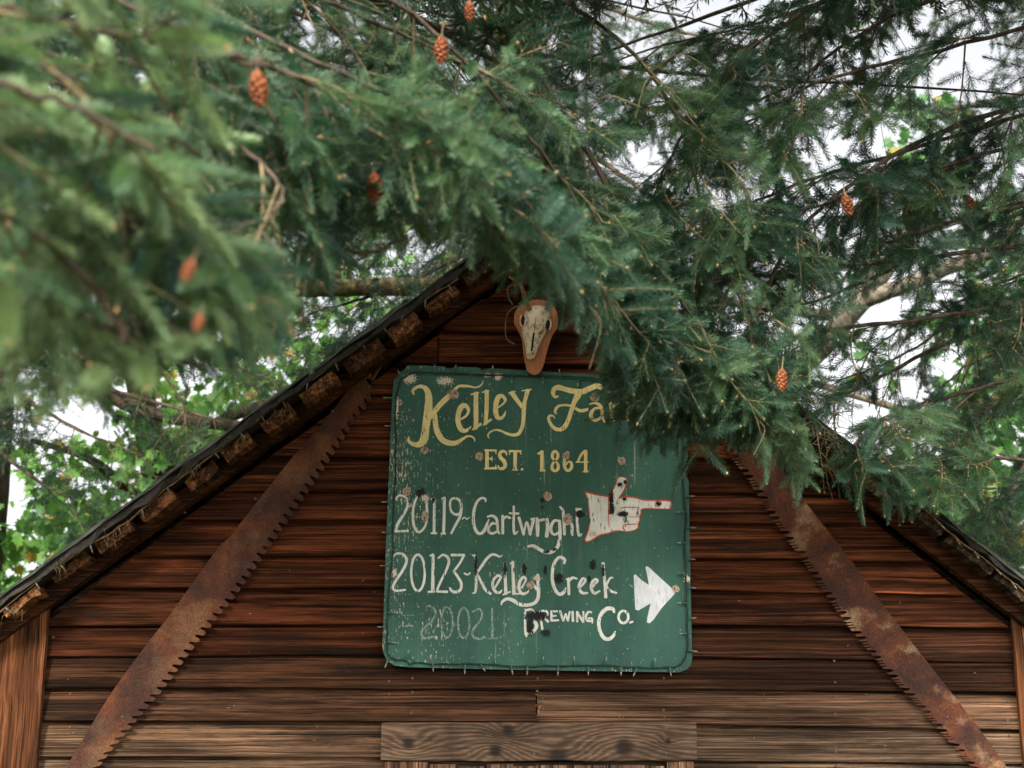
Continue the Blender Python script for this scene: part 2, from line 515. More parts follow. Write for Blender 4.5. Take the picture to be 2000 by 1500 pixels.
M['wire_br'] = mat_noise('brown twisted wire', (.10, .055, .03), (.24, .14, .08), 60)
M['glass'] = mat_noise('dusty clear bulb', (.16, .15, .13), (.36, .34, .31), 60, rough=.25, spec=.6)
M['dusty'] = mat_noise('dusty bulb', (.06, .05, .035), (.15, .13, .095), 60, rough=.5)
M['bone'] = mat_noise('old bone', (.20, .12, .06), (.76, .64, .48), 46, lo=.30, hi=.52, bump=.5)
M['dark'] = mat_noise('dark gaps and hollow shade', (.010, .007, .005), (.02, .014, .01), 40)  # near-black for cracks and gaps, and for the skull hollows' painted shade
M['plaque'] = mat_noise('varnished plaque', (.26, .085, .026), (.42, .15, .05), 14, rough=.5, spec=.4, stretch=(3, 3, .4), bump=.15)
M['antler'] = mat_noise('antler', (.14, .065, .028), (.34, .18, .08), 60)
M['nail'] = mat_noise('nail heads', (.016, .014, .012), (.085, .075, .068), 200, rough=.5, spec=.5)
M['straw'] = mat_noise('dry moss and straw', (.06, .045, .015), (.17, .14, .055), 50)
M['soil'] = mat_noise('forest floor', (.045, .05, .022), (.13, .115, .06), 3, bump=.6, bdist=.03)

# ------------------------------------------------------------------ ground
g = 400.0
ground = add('ground', mesh_data('ground', [(-g, -g, 0), (g, -g, 0), (g, g, 0), (-g, g, 0)], [(0, 1, 2, 3)], [M['soil']]))
tag(ground, kind='structure')

# ------------------------------------------------------------------ the shed
SHED_BACK = 3.0
shed = empty('shed', (0.1, 0, 0), 'old brown timber shed gable with lapped boards and overhanging eaves', 'shed')
YR = -0.20                                      # front edge of the roof overhang
a0, a1 = on(0, 1165, YR), on(900, 515, YR)
b0, b1 = on(1560, 790, YR), on(2000, 1130, YR)
sL = (a1[2] - a0[2]) / (a1[0] - a0[0]); sR = (b1[2] - b0[2]) / (b1[0] - b0[0])
XA = (b0[2] - a0[2] + sL * a0[0] - sR * b0[0]) / (sL - sR)      # ridge position
ZA = a0[2] + sL * (XA - a0[0])


def roof_z(x):
    return ZA + sL * (x - XA) if x < XA else ZA + sR * (x - XA)


uL = unit(np.array([1, 0, sL])); nL = np.array([-uL[2], 0, uL[0]])      # up the left slope, its outward normal
uR = unit(np.array([-1, 0, -sR])); nR = np.array([uR[2], 0, -uR[0]])

XC0 = on(90, 1300, -.03)[0]; XC1 = on(1980, 1300, -.03)[0]              # inner edges of the corner boards
CW = 0.175

# rows of drop siding
zs = [on(600, y, -.02)[2] for y in (1480, 1408, 1341, 1277, 1214, 1146, 1081, 1019, 957, 892)]
rev = (zs[-1] - zs[0]) / 9


def row_line(k, x, tilt):
    return zs[0] + rev * k + jit[k] + (tilt * (x - 0.1))


ROWS = range(-13, 22)
jit = {k: rng.normal(0, .004) for k in range(-14, 25)}
red = np.array([.080, .0235, .0085]); grey = np.array([.086, .053, .032]); dark = np.array([.03, .014, .008])


def siding_board(k, xa, xb, col, tilt):
    """one board of row k between xa and xb, ends cut to the roof slope"""
    z0 = lambda x: row_line(k, x, tilt); z1 = lambda x: row_line(k + 1, x, tilt)
    def lim(x, z, s):                     # keep under the roof
        lo, hi = XA - (ZA - .17 - z) / sL, XA + (ZA - .17 - z) / -sR
        return min(max(x, lo), hi)
    zm0, zm1 = z0((xa + xb) / 2), z1((xa + xb) / 2)
    if zm0 > ZA - .24: return
    if lim(xb, zm0, 0) - lim(xa, zm0, 0) < .04: return
    n = max(3, int((xb - xa) / .16))
    prof = [(.0, -.004), (.0, -.030), (.03, -.0345), (.12, -.0335), (.5, -.0275), (.82, -.0215), (.87, -.0175), (.90, -.0075), (1.0, -.0055), (1.06, -.005)]
    V = []; F = []; q = len(prof) + 1
    warp = rng.normal(0, .0012, (n + 1, 3)); warp = (warp + np.roll(warp, 1, 0)) * .7
    for i in range(n + 1):
        t = i / n
        for f, y in prof + [(1.06, .004)]:
            zr = zm0 + (zm1 - zm0) * min(f, 1)
            xl, xr = lim(xa, zr, 0), lim(xb, zr, 0)
            x = xl + (xr - xl) * t
            z = z0(x) + (z1(x) - z0(x)) * f + (warp[i, 0] if f < .2 else warp[i, 1] * .4)
            V.append((x, y - abs(warp[i, 2]) * (1 - f) * 1.2 - (.002 if f < .2 else 0) * math.sin(i * 1.7 + k), z))
    for i in range(n):
        for j in range(q - 1):
            a = i * q + j
            F.append((a, a + 1, a + q + 1, a + q))
    F.append(tuple(range(q))[::-1]); F.append(tuple(n * q + j for j in range(q)))
    o = child('siding_board', V, [f[::-1] for f in F], M['board'], shed)
    o.color = (*col, 1)
    return o


for k in ROWS:
    hgt = k + .5                                  # rows counted up from the foot of the picture
    gL = np.clip((3.2 - hgt) / 3.2, 0, 1); gR = np.clip((4.6 - hgt) / 4.0, 0, 1)
    cl = red * (1 - gL) + grey * gL * 1.0; cr = red * (1 - gR) + grey * gR * 1.0
    cl = cl * rng.uniform(.72, 1.15); cr = cr * rng.uniform(.75, 1.15)
    if k in (2, 3): cl = cl * .62
    if k in (3, 2): cr = cr * .72
    if k in (4, 7): cr = cr * .85 + dark * .2
    if k == 9: cl = cl * 1.35
    if k == 0 or k == -1: cl = cl * 1.45; cr = cr * 1.55
    tl, tr = rng.normal(.001, .003), rng.normal(-.016, .003)
    if k == 1:
        xb = on(1048, 1370, -.02)[0]
    elif k == 2 or k <= -1:
        xb = None
    else:
        xb = on(random.uniform(820, 1280), 1000, -.02)[0]
    if k >= 15: xb = None
    if xb is None:
        siding_board(k, XC0 - .02, XC1 + .02, (cl + cr) / 2, -.005)
    else:
        siding_board(k, XC0 - .02, xb - .003, cl, tl)
        siding_board(k, xb + .003, XC1 + .02, cr, tr)

# backing, side and rear walls, foundations of the volume
def wall_prism(name, x0, x1, Yf, Yb, zt0, zt1, mat, col=(.05, .03, .02)):
    V, F = prism([(x0, 0), (x1, 0), (x1, zt1), (x0, zt0)], Yf, Yb)
    o = child(name, V, F, mat, shed); o.color = (*col, 1); return o

def gable(name, Yf, Yb):
    pts = [(XC0 - CW, 0), (XC1 + CW, 0), (XC1 + CW, roof_z(XC1 + CW) - .14), (XA, ZA - .17), (XC0 - CW, roof_z(XC0 - CW) - .14)]
    V, F = prism(pts, Yf, Yb); o = child(name, V, F, M['board'], shed); o.color = (.03, .02, .014, 1)
gable('gable_lining', .006, .03)
gable('rear_gable_wall', SHED_BACK - .03, SHED_BACK)
wall_prism('side_wall', XC0 - CW, XC0 - CW + .03, .031, SHED_BACK - .031, roof_z(XC0 - CW) - .14, roof_z(XC0 - CW + .03) - .14, M['board'], (.10, .05, .03))
wall_prism('side_wall', XC1 + CW - .03, XC1 + CW, .031, SHED_BACK - .031, roof_z(XC1 + CW - .03) - .14, roof_z(XC1 + CW) - .14, M['board'], (.10, .05, .03))

# corner boards
for x0, x1, c in ((XC0 - CW, XC0, (.085, .031, .0125)), (XC1, XC1 + CW, (.095, .037, .015))):
    xm = (x0 + x1) / 2
    V, F = prism([(x0, 0), (x1, 0), (x1, roof_z(x1) - .105), (x0, roof_z(x0) - .105)], -.058, -.0305)
    o = child('corner_board', V, F, M['post'], shed); o.color = (*c, 1)

# door: header, jambs, planks
hx0, hx1 = on(745, 1450, -.05)[0], on(1360, 1450, -.05)[0]
hz0, hz1 = on(1050, 1486, -.05)[2], on(1050, 1411, -.05)[2]
hc = ((hx0 + hx1) / 2, -.045, (hz0 + hz1) / 2)


def hk(cx, cy, r, s):                              # knot seen at (cx, cy) in a 3.03x view of the header
    p = on(730 + cx / 3.03, 1390 + cy / 3.03, -.06)
    return (p[0] - hc[0], p[2] - hc[2], r, s)
M['header'] = mat_header('knotty header board', [hk(205, 190, .055, .045), hk(720, 235, .055, -.05), hk(795, 110, .05, .05), hk(1480, 215, .085, -.05), hk(1090, 275, .09, .05), hk(1740, 178, .022, .02)])
V, F = plank((hx0, -.045, hc[2]), (hx1, -.045, hc[2]), (0, 0, 1), (0, 1, 0), hz1 - hz0, .038, 12, .0012)
child('door_header', V, F, M['header'], shed)
for x0, x1 in ((752, 836), (1302, 1354)):
    xa, xb = on(x0, 1500, -.03)[0], on(x1, 1500, -.03)[0]
    V, F = plank(((xa + xb) / 2, -.04, 0), ((xa + xb) / 2, -.04, hz0 - .003), (1, 0, 0), (0, 1, 0), xb - xa, .028, 10)
    o = child('door_jamb', V, F, M['post'], shed); o.color = (.15, .08, .048, 1)
ex = [838, 893, 948, 1003, 1047, 1118, 1190, 1268, 1298]
door = child('door', *prism([(on(838, 1500, -.02)[0], .02), (on(1300, 1500, -.02)[0], .02), (on(1300, 1500, -.02)[0], hz0 - .012), (on(838, 1500, -.02)[0], hz0 - .012)], -.0265, -.0255), M['dark'], shed)
for i in range(len(ex) - 1):
    xa, xb = on(ex[i], 1500, -.03)[0] + .002, on(ex[i + 1], 1500, -.03)[0] - .002
    V, F = plank(((xa + xb) / 2, -.037, .03), ((xa + xb) / 2, -.037, hz0 - .012 - .008 * rng.random()), (1, 0, 0), (0, 1, 0), xb - xa, .02, 8)
    o = child('door_plank', V, F, M['post'], door); o.color = (*(np.array([.13, .075, .048]) * rng.uniform(.7, 1.2)), 1)

# nail heads
nail_me = mesh_data('nail', *(lambda VF: (VF[0], VF[1]))(tube([(0, 0, 0), (0, -.0022, 0), (0, -.003, 0)], [.0048, .0048, .003], 8)), [M['nail']])
nails = [(1628, 1291), (1630, 1333), (1631, 1360), (1631, 1395), (1632, 1461), (1632, 1468), (1633, 1495), (765, 1286), (806, 1325), (806, 1352), (804, 1392),
         (1050, 1325), (1049, 1350), (1056, 1371), (1296, 1325), (1296, 1387), (767, 1290), (760, 1331), (761, 1356), (757, 1426), (755, 1470), (1966, 1370),
         (1967, 1407), (1969, 1436), (1973, 1476), (105, 1245), (108, 1335), (104, 1402), (586, 927), (500, 975), (362, 1002)]
for px, py in nails:
    p = on(px, py, -.024)
    o = add('nail', nail_me, shed, (p[0] - .1, -.031, p[2]))
for cx, cy in ((232, 108), (245, 245), (560, 250), (960, 125), (950, 250), (845, 245), (1420, 240), (1730, 97), (1730, 247)):
    p = on(730 + cx / 3.03, 1390 + cy / 3.03, -.066)
    add('nail', nail_me, shed, (p[0] - .1, -.0645, p[2]))

# roof: spaced sheathing boards running back from the gable, felt, sheet roofing
TS, TF = .030, .042


def slope_piece(name, u, n, s0, s1, d0, d1, Y0, Y1, mat, col=None, apex=(XA, ZA), wav=0.0, seg=1, parent=shed):
    """slab between distances s0,s1 down the slope from the ridge, d0,d1 below the roof surface"""
    A = np.array([apex[0], 0, apex[1]]); V = []; F = []
    for i in range(seg + 1):
        s = s0 + (s1 - s0) * i / seg
        e = rng.normal(0, wav, 4) if wav else np.zeros(4)
        for (d, Y, kk) in ((d0, Y0, 0), (d1, Y0, 1), (d1, Y1, 2), (d0, Y1, 3)):
            q = A - u * s - n * (d + e[kk]); V.append((q[0], Y + (e[3 - kk] if Y == Y0 else 0), q[2]))
    for i in range(seg):
        for k in range(4):
            a = i * 4 + k; b = i * 4 + (k + 1) % 4
            F.append((a, b, b + 4, a + 4))
    F.append((3, 2, 1, 0)); F.append(tuple(seg * 4 + k for k in range(4)))
    if np.dot(np.cross(u, n), (0, 1, 0)) > 0: F = [f[::-1] for f in F]
    o = child(name, V, F, mat, parent)
    if col is not None: o.color = (*col, 1)
    return o


LEN = 3.0
for side, u, n in (('L', uL, nL), ('R', uR, nR)):
    rf = slope_piece('roofing_sheet', u, n, 0, LEN, -.004, .004, YR - .008, SHED_BACK + .2, M['tin'], wav=.0035, seg=34)
    fe = slope_piece('roof_felt_edge', u, n, 0.0, LEN, .0065, .0065 + (.024 if side == 'L' else .016), YR + .004, SHED_BACK + .18, M['felt'], wav=.0055, seg=60)
    # barge rafter against the wall
    slope_piece('barge_rafter', u, n, .06, LEN, .045, .108, -.085, -.032, M['board'], (.055, .020, .009), wav=.002, seg=24)
    s = .10; i = 0
    while s < LEN - .1:
        wd = rng.uniform(.115, .17) if side == 'L' else rng.uniform(.16, .21)
        gap = rng.uniform(.03, .062) if side == 'L' else rng.uniform(.012, .05)
        th = rng.uniform(.036, .058) if side == 'L' else rng.uniform(.026, .034)
        top = .038 if side == 'L' else .030
        c = np.array([.125, .054, .024]) if side == 'L' else np.array([.060, .042, .026])
        c = c * rng.uniform(.6, 1.25)
        if side == 'R' and i == 7: c = np.array([.26, .18, .10])
        slope_piece('sheathing_board', u, n, s, s + wd, top + rng.normal(0, .003), top + th, YR + .018 + rng.uniform(0, .05), SHED_BACK, M['plank_y'], c, wav=.0035, seg=4)
        s += wd + gap; i += 1

# ------------------------------------------------------------------ the painted sign
YS = -0.062
sign_out_px = [(766, 772), (769, 742), (775, 736), (780, 728), (791, 721), (796, 713), (830, 714), (868, 716), (873, 720), (884, 719), (888, 716), (935, 718), (940, 724), (960, 719), (1000, 722), (1100, 728), (1200, 733),
               (1312, 741), (1328, 745), (1337, 756), (1340, 790), (1342, 870), (1344, 893), (1340, 902), (1337, 915), (1340, 930), (1345, 938), (1346, 1000), (1348, 1100), (1350, 1200), (1352, 1285), (1349, 1298), (1341, 1308), (1326, 1313),
               (1200, 1311), (1000, 1308), (800, 1303), (770, 1300), (756, 1290), (749, 1276), (747, 1262), (750, 1180), (754, 1060), (758, 960), (762, 860)]
sign_pts = [(on(x, y, YS)[0], on(x, y, YS)[2]) for x, y in sign_out_px]
sc = np.mean([[min(p[0] for p in sign_pts), min(p[1] for p in sign_pts)], [max(p[0] for p in sign_pts), max(p[1] for p in sign_pts)]], axis=0)
sign = empty('painted_sign', (sc[0], YS, sc[1]), 'green painted plywood sign with yellow and white lettering on the gable', 'sign')
V, F = prism(sign_pts, YS, YS + .016)
V = V - np.array([sc[0], YS, sc[1]])
rim = mat_noise('sign board edge', (.16, .10, .045), (.50, .43, .30), 60)
add('board', mesh_data('board', V, F, [M['green'], rim], [0, 1] + [1] * (len(F) - 2)), sign)
for x in (820, 1280):                                             # battens that hold it off the wall
    p0, p1 = on(x, 1270, -.03), on(x, 760, -.03)
    V, F = plank((p0[0], -.0355, p0[2]), (p0[0], -.0355, p1[2]), (1, 0, 0), (0, 1, 0), .06, .019, 3)
    o = child('batten', V, F, M['post'], sign); o.color = (.10, .05, .03, 1)

VIEWS = {1: (780, 730, 2000 / 260), 2: (1040, 730, 2000 / 260), 3: (900, 860, 2000 / 280), 4: (760, 940, 10.0), 5: (910, 940, 2000 / 240), 6: (1120, 910, 1969 / 210),
         7: (755, 1060, 7.5), 8: (960, 1070, 2000 / 280), 9: (1220, 1080, 6.0)}
lay = [0]


def sgn(v, x, y, Y):
    ox, oy, s = VIEWS[v]
    return on(ox + x / s, oy + y / s, Y)


def ribbon(mb, v, pts, closed=False, grow=0.0):
    """a brush stroke: (x, y, width) in one enlarged view of the sign"""
    lay[0] += 1
    Y = YS - .0010 - .00006 * (lay[0] % 28)
    P = spline(pts, 7, closed) if len(pts) > 2 else np.array([np.array(pts[0]) + (np.array(pts[1]) - np.array(pts[0])) * t for t in np.linspace(0, 1, 6)], float)
    W = np.array([sgn(v, x, y, Y) for x, y, _ in P])[:, [0, 2]]
    hw = np.clip(P[:, 2], 4, None) / VIEWS[v][2] * .00203 * .5 + grow
    hw = hw * (1 + rng.normal(0, .035, len(hw)))
    T = np.gradient(W, axis=0)
    if closed: T = np.roll(W, -1, 0) - np.roll(W, 1, 0)
    T = unit(T); N = np.stack([-T[:, 1], T[:, 0]], 1)
    n = len(W); V = []
    for i in range(n):
        for sgnn in (1, 0, -1):
            q = W[i] + N[i] * hw[i] * sgnn
            V.append((q[0], Y, q[1]))
    F = []
    for i in range(n if closed else n - 1):
        a = 3 * i; b = 3 * ((i + 1) % n)
        F += [(a, a + 1, b + 1, b), (a + 1, a + 2, b + 2, b + 1)]
    if not closed:                                               # rounded brush ends
        for i, sg in ((0, -1), (n - 1, 1)):
            base = len(V); m = 4
            V += [(W[i][0] + (N[i][0] * math.cos(a) + sg * T[i][0] * math.sin(a) * .7) * hw[i], Y, W[i][1] + (N[i][1] * math.cos(a) + sg * T[i][1] * math.sin(a) * .7) * hw[i]) for a in np.linspace(0, math.pi, m + 2)[1:-1]]
            loop = [3 * i + 0] + list(range(base, base + m)) + [3 * i + 2, 3 * i + 1]
            F.append(tuple(loop))
    # make every face look at the camera (-y)
    V = np.array(V); G = []
    for f in F:
        c = np.cross(V[f[1]] - V[f[0]], V[f[2]] - V[f[0]])
        G.append(f if c[1] < 0 else f[::-1])
    mb.add(V, G)


def ellipse(cx, cy, rx, ry, w, n=12):
    return [(cx + rx * math.cos(a), cy + ry * math.sin(a), w) for a in np.linspace(0, 2 * math.pi, n, endpoint=False)]


def letter(ch, v, strokes, mat, closed=()):
    mb = MB()
    for i, s in enumerate(strokes): ribbon(mb, v, s, i in closed)
    V, F, _ = mb.out()
    o = child('painted_letter', V, F, mat, sign)
    return o


Y_, W_, G_ = M['yellow'], M['white'], M['ghost']
LET = [
    ('K', 1, [[(218, 312, 22), (205, 250, 40), (280, 195, 48), (365, 200, 60), (425, 270, 88), (442, 400, 108), (432, 560, 118), (412, 700, 115), (392, 850, 112), (370, 980, 118), (310, 1055, 96), (220, 1062, 66), (140, 1010, 42), (142, 945, 16)],
               [(475, 650, 70), (580, 500, 80), (680, 395, 84), (760, 320, 70), (880, 195, 40), (960, 185, 45), (1050, 188, 34), (1130, 205, 24), (1205, 188, 24), (1250, 140, 18), (1256, 105, 8)],
               [(535, 620, 66), (545, 760, 80), (575, 880, 88), (650, 995, 84), (760, 1042, 78), (860, 1035, 66), (950, 980, 42), (1020, 940, 28), (1090, 945, 24), (1130, 985, 20), (1130, 1020, 8)]], Y_),
    ('e', 1, [[(905, 690, 28), (1000, 635, 36), (1040, 550, 46), (995, 480, 68), (935, 495, 80), (888, 600, 74), (882, 720, 74), (920, 825, 78), (980, 858, 58), (1040, 830, 42), (1075, 790, 14)]], Y_),
    ('l', 1, [[(1152, 290, 64), (1150, 500, 70), (1152, 700, 68), (1140, 820, 66)], [(1075, 312, 20), (1130, 300, 34), (1188, 285, 28)], [(1108, 838, 36), (1222, 755, 44)]], Y_),
    ('l', 1, [[(1312, 262, 66), (1312, 500, 62), (1302, 650, 58), (1296, 745, 60)], [(1240, 278, 18), (1290, 270, 32), (1345, 254, 24)], [(1270, 768, 30), (1376, 688, 38)]], Y_),
    ('e', 1, [[(1480, 512, 24), (1570, 440, 30), (1590, 390, 46), (1550, 335, 58), (1490, 350, 74), (1452, 450, 74), (1448, 570, 74), (1472, 650, 68), (1530, 668, 48), (1580, 612, 34), (1596, 558, 10)]], Y_),
    ('y', 1, [[(1690, 285, 74), (1750, 370, 64), (1850, 505, 56)], [(1640, 292, 18), (1735, 266, 26)], [(1928, 250, 66), (1892, 380, 58), (1872, 500, 64), (1866, 650, 58), (1850, 780, 54), (1800, 890, 54), (1720, 920, 48), (1620, 900, 40), (1520, 856, 34), (1440, 845, 28), (1360, 880, 26), (1330, 930, 22), (1350, 970, 8)], [(1842, 256, 18), (1980, 236, 24)]], Y_),
    ('F', 2, [[(388, 335, 22), (345, 350, 38), (312, 305, 58), (325, 235, 72), (390, 205, 84), (500, 235, 78), (620, 262, 84), (740, 270, 88), (860, 222, 84), (980, 182, 78), (1070, 228, 76), (1160, 268, 58), (1240, 262, 36), (1285, 212, 12)],
               [(690, 310, 96), (622, 440, 70), (582, 560, 64), (540, 690, 64), (480, 800, 70), (400, 840, 58), (310, 800, 52), (246, 700, 44), (252, 634, 34), (308, 632, 28), (335, 670, 10)],
               [(358, 602, 26), (340, 560, 40), (385, 490, 40), (480, 470, 34), (570, 482, 34), (640, 515, 44), (720, 555, 50), (815, 540, 44), (828, 515, 16)]], Y_),
    ('a', 2, [[(860, 458, 22), (930, 440, 34), (1010, 470, 46), (1042, 540, 50), (1046, 640, 50), (1085, 728, 22)], [(1020, 510, 38), (940, 522, 40), (886, 580, 54), (882, 655, 58), (940, 698, 48), (1010, 670, 38), (1045, 600, 28)]], Y_),
    ('r', 2, [[(1172, 440, 48), (1192, 560, 58), (1196, 700, 58)], [(1150, 710, 22), (1245, 706, 22)], [(1196, 530, 36), (1240, 455, 44), (1300, 445, 30)]], Y_),
    ('m', 2, [[(1430, 440, 46), (1432, 560, 46), (1432, 700, 46)], [(1436, 500, 34), (1500, 445, 40), (1548, 490, 48), (1552, 700, 46)], [(1556, 510, 34), (1620, 448, 40), (1668, 495, 48), (1674, 700, 46)], [(1385, 425, 22), (1440, 440, 26)], [(1392, 706, 20), (1466, 704, 20)]], Y_),
    ('E', 3, [[(366, 140, 48), (366, 390, 50)], [(336, 137, 26), (494, 143, 28)], [(488, 140, 14), (490, 188, 14)], [(334, 395, 24), (495, 388, 34)], [(490, 390, 16), (488, 345, 14)], [(372, 260, 24), (432, 256, 28)], [(436, 230, 14), (435, 286, 14)]], Y_),
    ('S', 3, [[(640, 208, 16), (628, 168, 34), (580, 152, 40), (542, 186, 46), (555, 240, 50), (602, 290, 54), (620, 350, 50), (590, 392, 44), (535, 390, 34), (522, 350, 14)]], Y_),
    ('T', 3, [[(678, 150, 30), (838, 152, 30)], [(684, 150, 14), (682, 196, 14)], [(834, 150, 14), (838, 196, 14)], [(760, 155, 48), (756, 408, 48)], [(722, 412, 15), (795, 412, 15)]], Y_),
    ('.', 3, [[(848, 405, 34), (862, 405, 34)]], Y_),
    ('1', 3, [[(1132, 155, 46), (1130, 420, 48)], [(1080, 186, 32), (1140, 156, 26)], [(1105, 425, 20), (1180, 422, 20)]], Y_),
    ('8', 3, [[(1313, 285, 30), (1278, 235, 40), (1285, 175, 40), (1320, 152, 34), (1354, 190, 40), (1348, 248, 38), (1313, 285, 30), (1278, 340, 38), (1276, 400, 44), (1320, 428, 34), (1358, 390, 44), (1352, 330, 38)]], Y_, (0,)),
    ('6', 3, [[(1492, 160, 28), (1452, 212, 34), (1446, 300, 44), (1452, 380, 44), (1495, 424, 38), (1544, 380, 44), (1540, 315, 38), (1502, 300, 28), (1468, 340, 22)]], Y_),
    ('4', 3, [[(1742, 148, 46), (1742, 435, 48)], [(1722, 150, 34), (1672, 215, 34), (1632, 300, 28)], [(1610, 303, 20), (1780, 302, 16)], [(1705, 437, 17), (1778, 437, 17)]], Y_),
    ('2', 4, [[(150, 372, 32), (142, 330, 36), (195, 282, 40), (270, 286, 40), (346, 340, 46), (364, 440, 48), (330, 560, 50), (250, 700, 54), (165, 840, 58), (130, 955, 50)], [(112, 978, 42), (250, 975, 40), (372, 966, 44)]], W_),
    ('0', 4, [[(556, 300, 38), (492, 430, 44), (466, 600, 48), (472, 800, 50), (512, 930, 48), (580, 994, 44), (660, 940, 44), (720, 830, 44), (742, 650, 44), (736, 500, 48), (730, 370, 38), (692, 332, 26)]], W_),
    ('1', 4, [[(882, 335, 38), (882, 600, 52), (876, 990, 52)], [(826, 350, 38), (882, 322, 38)], [(822, 1014, 38), (920, 1015, 38)]], W_),
    ('1', 4, [[(1076, 322, 58), (1076, 600, 54), (1066, 1000, 54)], [(1030, 340, 30), (1082, 320, 34)], [(1016, 1020, 34), (1100, 1024, 34)]], W_),
    ('9', 4, [[(1198, 385, 42), (1242, 338, 44), (1320, 340, 50), (1388, 390, 54), (1410, 500, 50), (1398, 600, 54), (1348, 648, 54), (1270, 638, 48), (1212, 580, 44), (1190, 480, 40)], [(1412, 520, 48), (1390, 680, 50), (1300, 850, 50), (1212, 1020, 38)]], W_, (0,)),
    ('~', 4, [[(1430, 740, 22), (1470, 706, 26), (1520, 738, 26), (1572, 700, 14)]], W_),
    ('C', 5, [[(320, 332, 22), (314, 288, 36), (260, 272, 36), (190, 322, 42), (142, 430, 46), (122, 570, 46), (132, 720, 50), (182, 828, 50), (240, 850, 46), (300, 800, 52), (346, 690, 38), (372, 620, 20)]], W_),
    ('a', 5, [[(350, 576, 28), (430, 562, 44), (494, 610, 46), (514, 700, 40), (520, 815, 40), (552, 855, 18)], [(500, 690, 34), (420, 692, 40), (376, 750, 40), (372, 820, 40), (430, 850, 40), (500, 820, 34)]], W_),
    ('r', 5, [[(598, 562, 44), (600, 700, 44), (600, 850, 44)], [(612, 605, 38), (660, 578, 40), (726, 600, 34)]], W_),
    ('t', 5, [[(780, 408, 38), (780, 560, 40), (776, 720, 40), (792, 852, 40), (850, 812, 14)], [(706, 520, 28), (855, 526, 38)]], W_),
    ('w', 5, [[(862, 590, 44), (900, 720, 44), (938, 868, 36)], [(938, 868, 36), (990, 665, 34), (1045, 868, 40)], [(1045, 868, 40), (1100, 625, 48)], [(1060, 620, 36), (1122, 602, 28)]], W_),
    ('r', 5, [[(1158, 600, 40), (1166, 740, 62), (1166, 888, 46)], [(1172, 645, 46), (1270, 622, 42)]], W_),
    ('i', 5, [[(1320, 612, 48), (1330, 760, 58), (1312, 900, 56)]], W_),
    ('g', 5, [[(1500, 642, 34), (1440, 642, 44), (1390, 722, 48), (1390, 820, 44), (1440, 868, 38), (1500, 840, 38)], [(1522, 640, 48), (1530, 800, 54), (1524, 950, 58), (1490, 1068, 54), (1400, 1148, 54), (1300, 1158, 50), (1200, 1110, 54), (1100, 1052, 48), (1012, 1060, 36)]], W_),
    ('h', 5, [[(1532, 416, 34), (1578, 480, 44), (1590, 600, 44), (1600, 740, 48), (1605, 868, 44)], [(1622, 700, 38), (1680, 662, 40), (1728, 720, 44), (1726, 840, 44), (1740, 888, 18)]], W_),
    ('t', 5, [[(1810, 440, 34), (1810, 600, 44), (1820, 760, 44), (1840, 878, 44), (1888, 858, 22)], [(1790, 455, 36), (1878, 452, 36)]], W_),
    ('2', 7, [[(95, 206, 28), (142, 162, 34), (220, 160, 34), (280, 212, 38), (290, 290, 38), (240, 400, 38), (160, 520, 38), (102, 620, 34), (98, 680, 28), (150, 703, 32), (275, 690, 26)]], W_),
    ('0', 7, [ellipse(460, 440, 100, 266, 34)], W_, (0,)),
    ('1', 7, [[(682, 180, 38), (680, 400, 44), (676, 715, 48)], [(640, 192, 26), (682, 170, 30)], [(612, 720, 28), (704, 716, 28)]], W_),
    ('2', 7, [[(756, 226, 26), (830, 177, 34), (900, 222, 38), (910, 300, 38), (862, 430, 34), (792, 570, 34), (742, 688, 34)], [(738, 714, 32), (890, 720, 34)]], W_),
    ('3', 7, [[(952, 180, 38), (1138, 180, 34)], [(1132, 188, 34), (1072, 300, 32), (986, 415, 32)], [(986, 420, 32), (1050, 510, 38), (1095, 600, 40), (1080, 690, 40), (1010, 724, 40), (950, 700, 38), (925, 660, 28)]], W_),
    ('-', 7, [[(1136, 446, 20), (1186, 468, 28), (1226, 440, 18)]], W_),
    ('K', 7, [[(1292, 190, 28), (1310, 300, 36), (1312, 500, 38), (1310, 650, 36), (1295, 728, 30), (1256, 740, 16)], [(1256, 186, 18), (1296, 182, 24)], [(1322, 450, 28), (1400, 330, 38), (1470, 232, 40), (1540, 176, 38), (1600, 180, 36), (1660, 204, 26), (1700, 180, 8)], [(1336, 472, 30), (1400, 600, 38), (1450, 690, 42), (1525, 750, 34)]], W_),
    ('e', 7, [[(1592, 652, 26), (1640, 570, 34), (1672, 505, 34), (1632, 482, 36), (1562, 550, 38), (1556, 640, 38), (1600, 718, 40), (1660, 728, 34), (1690, 690, 14)]], W_),
    ('l', 8, [[(186, 198, 40), (192, 400, 40), (200, 640, 44)], [(160, 655, 20), (260, 612, 24)]], W_),
    ('l', 8, [[(296, 194, 38), (302, 400, 42), (312, 640, 48)], [(262, 222, 22), (300, 192, 26)], [(310, 642, 24), (388, 640, 22)]], W_),
    ('e', 8, [[(420, 560, 22), (480, 445, 30), (440, 412, 38), (392, 480, 40), (386, 580, 40), (430, 640, 40), (498, 622, 28), (520, 590, 12)]], W_),
    ('y', 8, [[(645, 375, 38), (652, 480, 48), (656, 600, 46), (648, 700, 46), (600, 768, 44), (500, 798, 44), (390, 788, 46), (300, 732, 50), (220, 712, 40), (152, 750, 34), (136, 800, 12)], [(560, 480, 38), (630, 580, 38)]], W_),
    ('C', 8, [[(1014, 222, 26), (1020, 162, 40), (950, 132, 40), (882, 200, 42), (850, 320, 42), (850, 460, 42), (890, 590, 44), (950, 648, 44), (1010, 618, 44), (1034, 560, 26)]], W_),
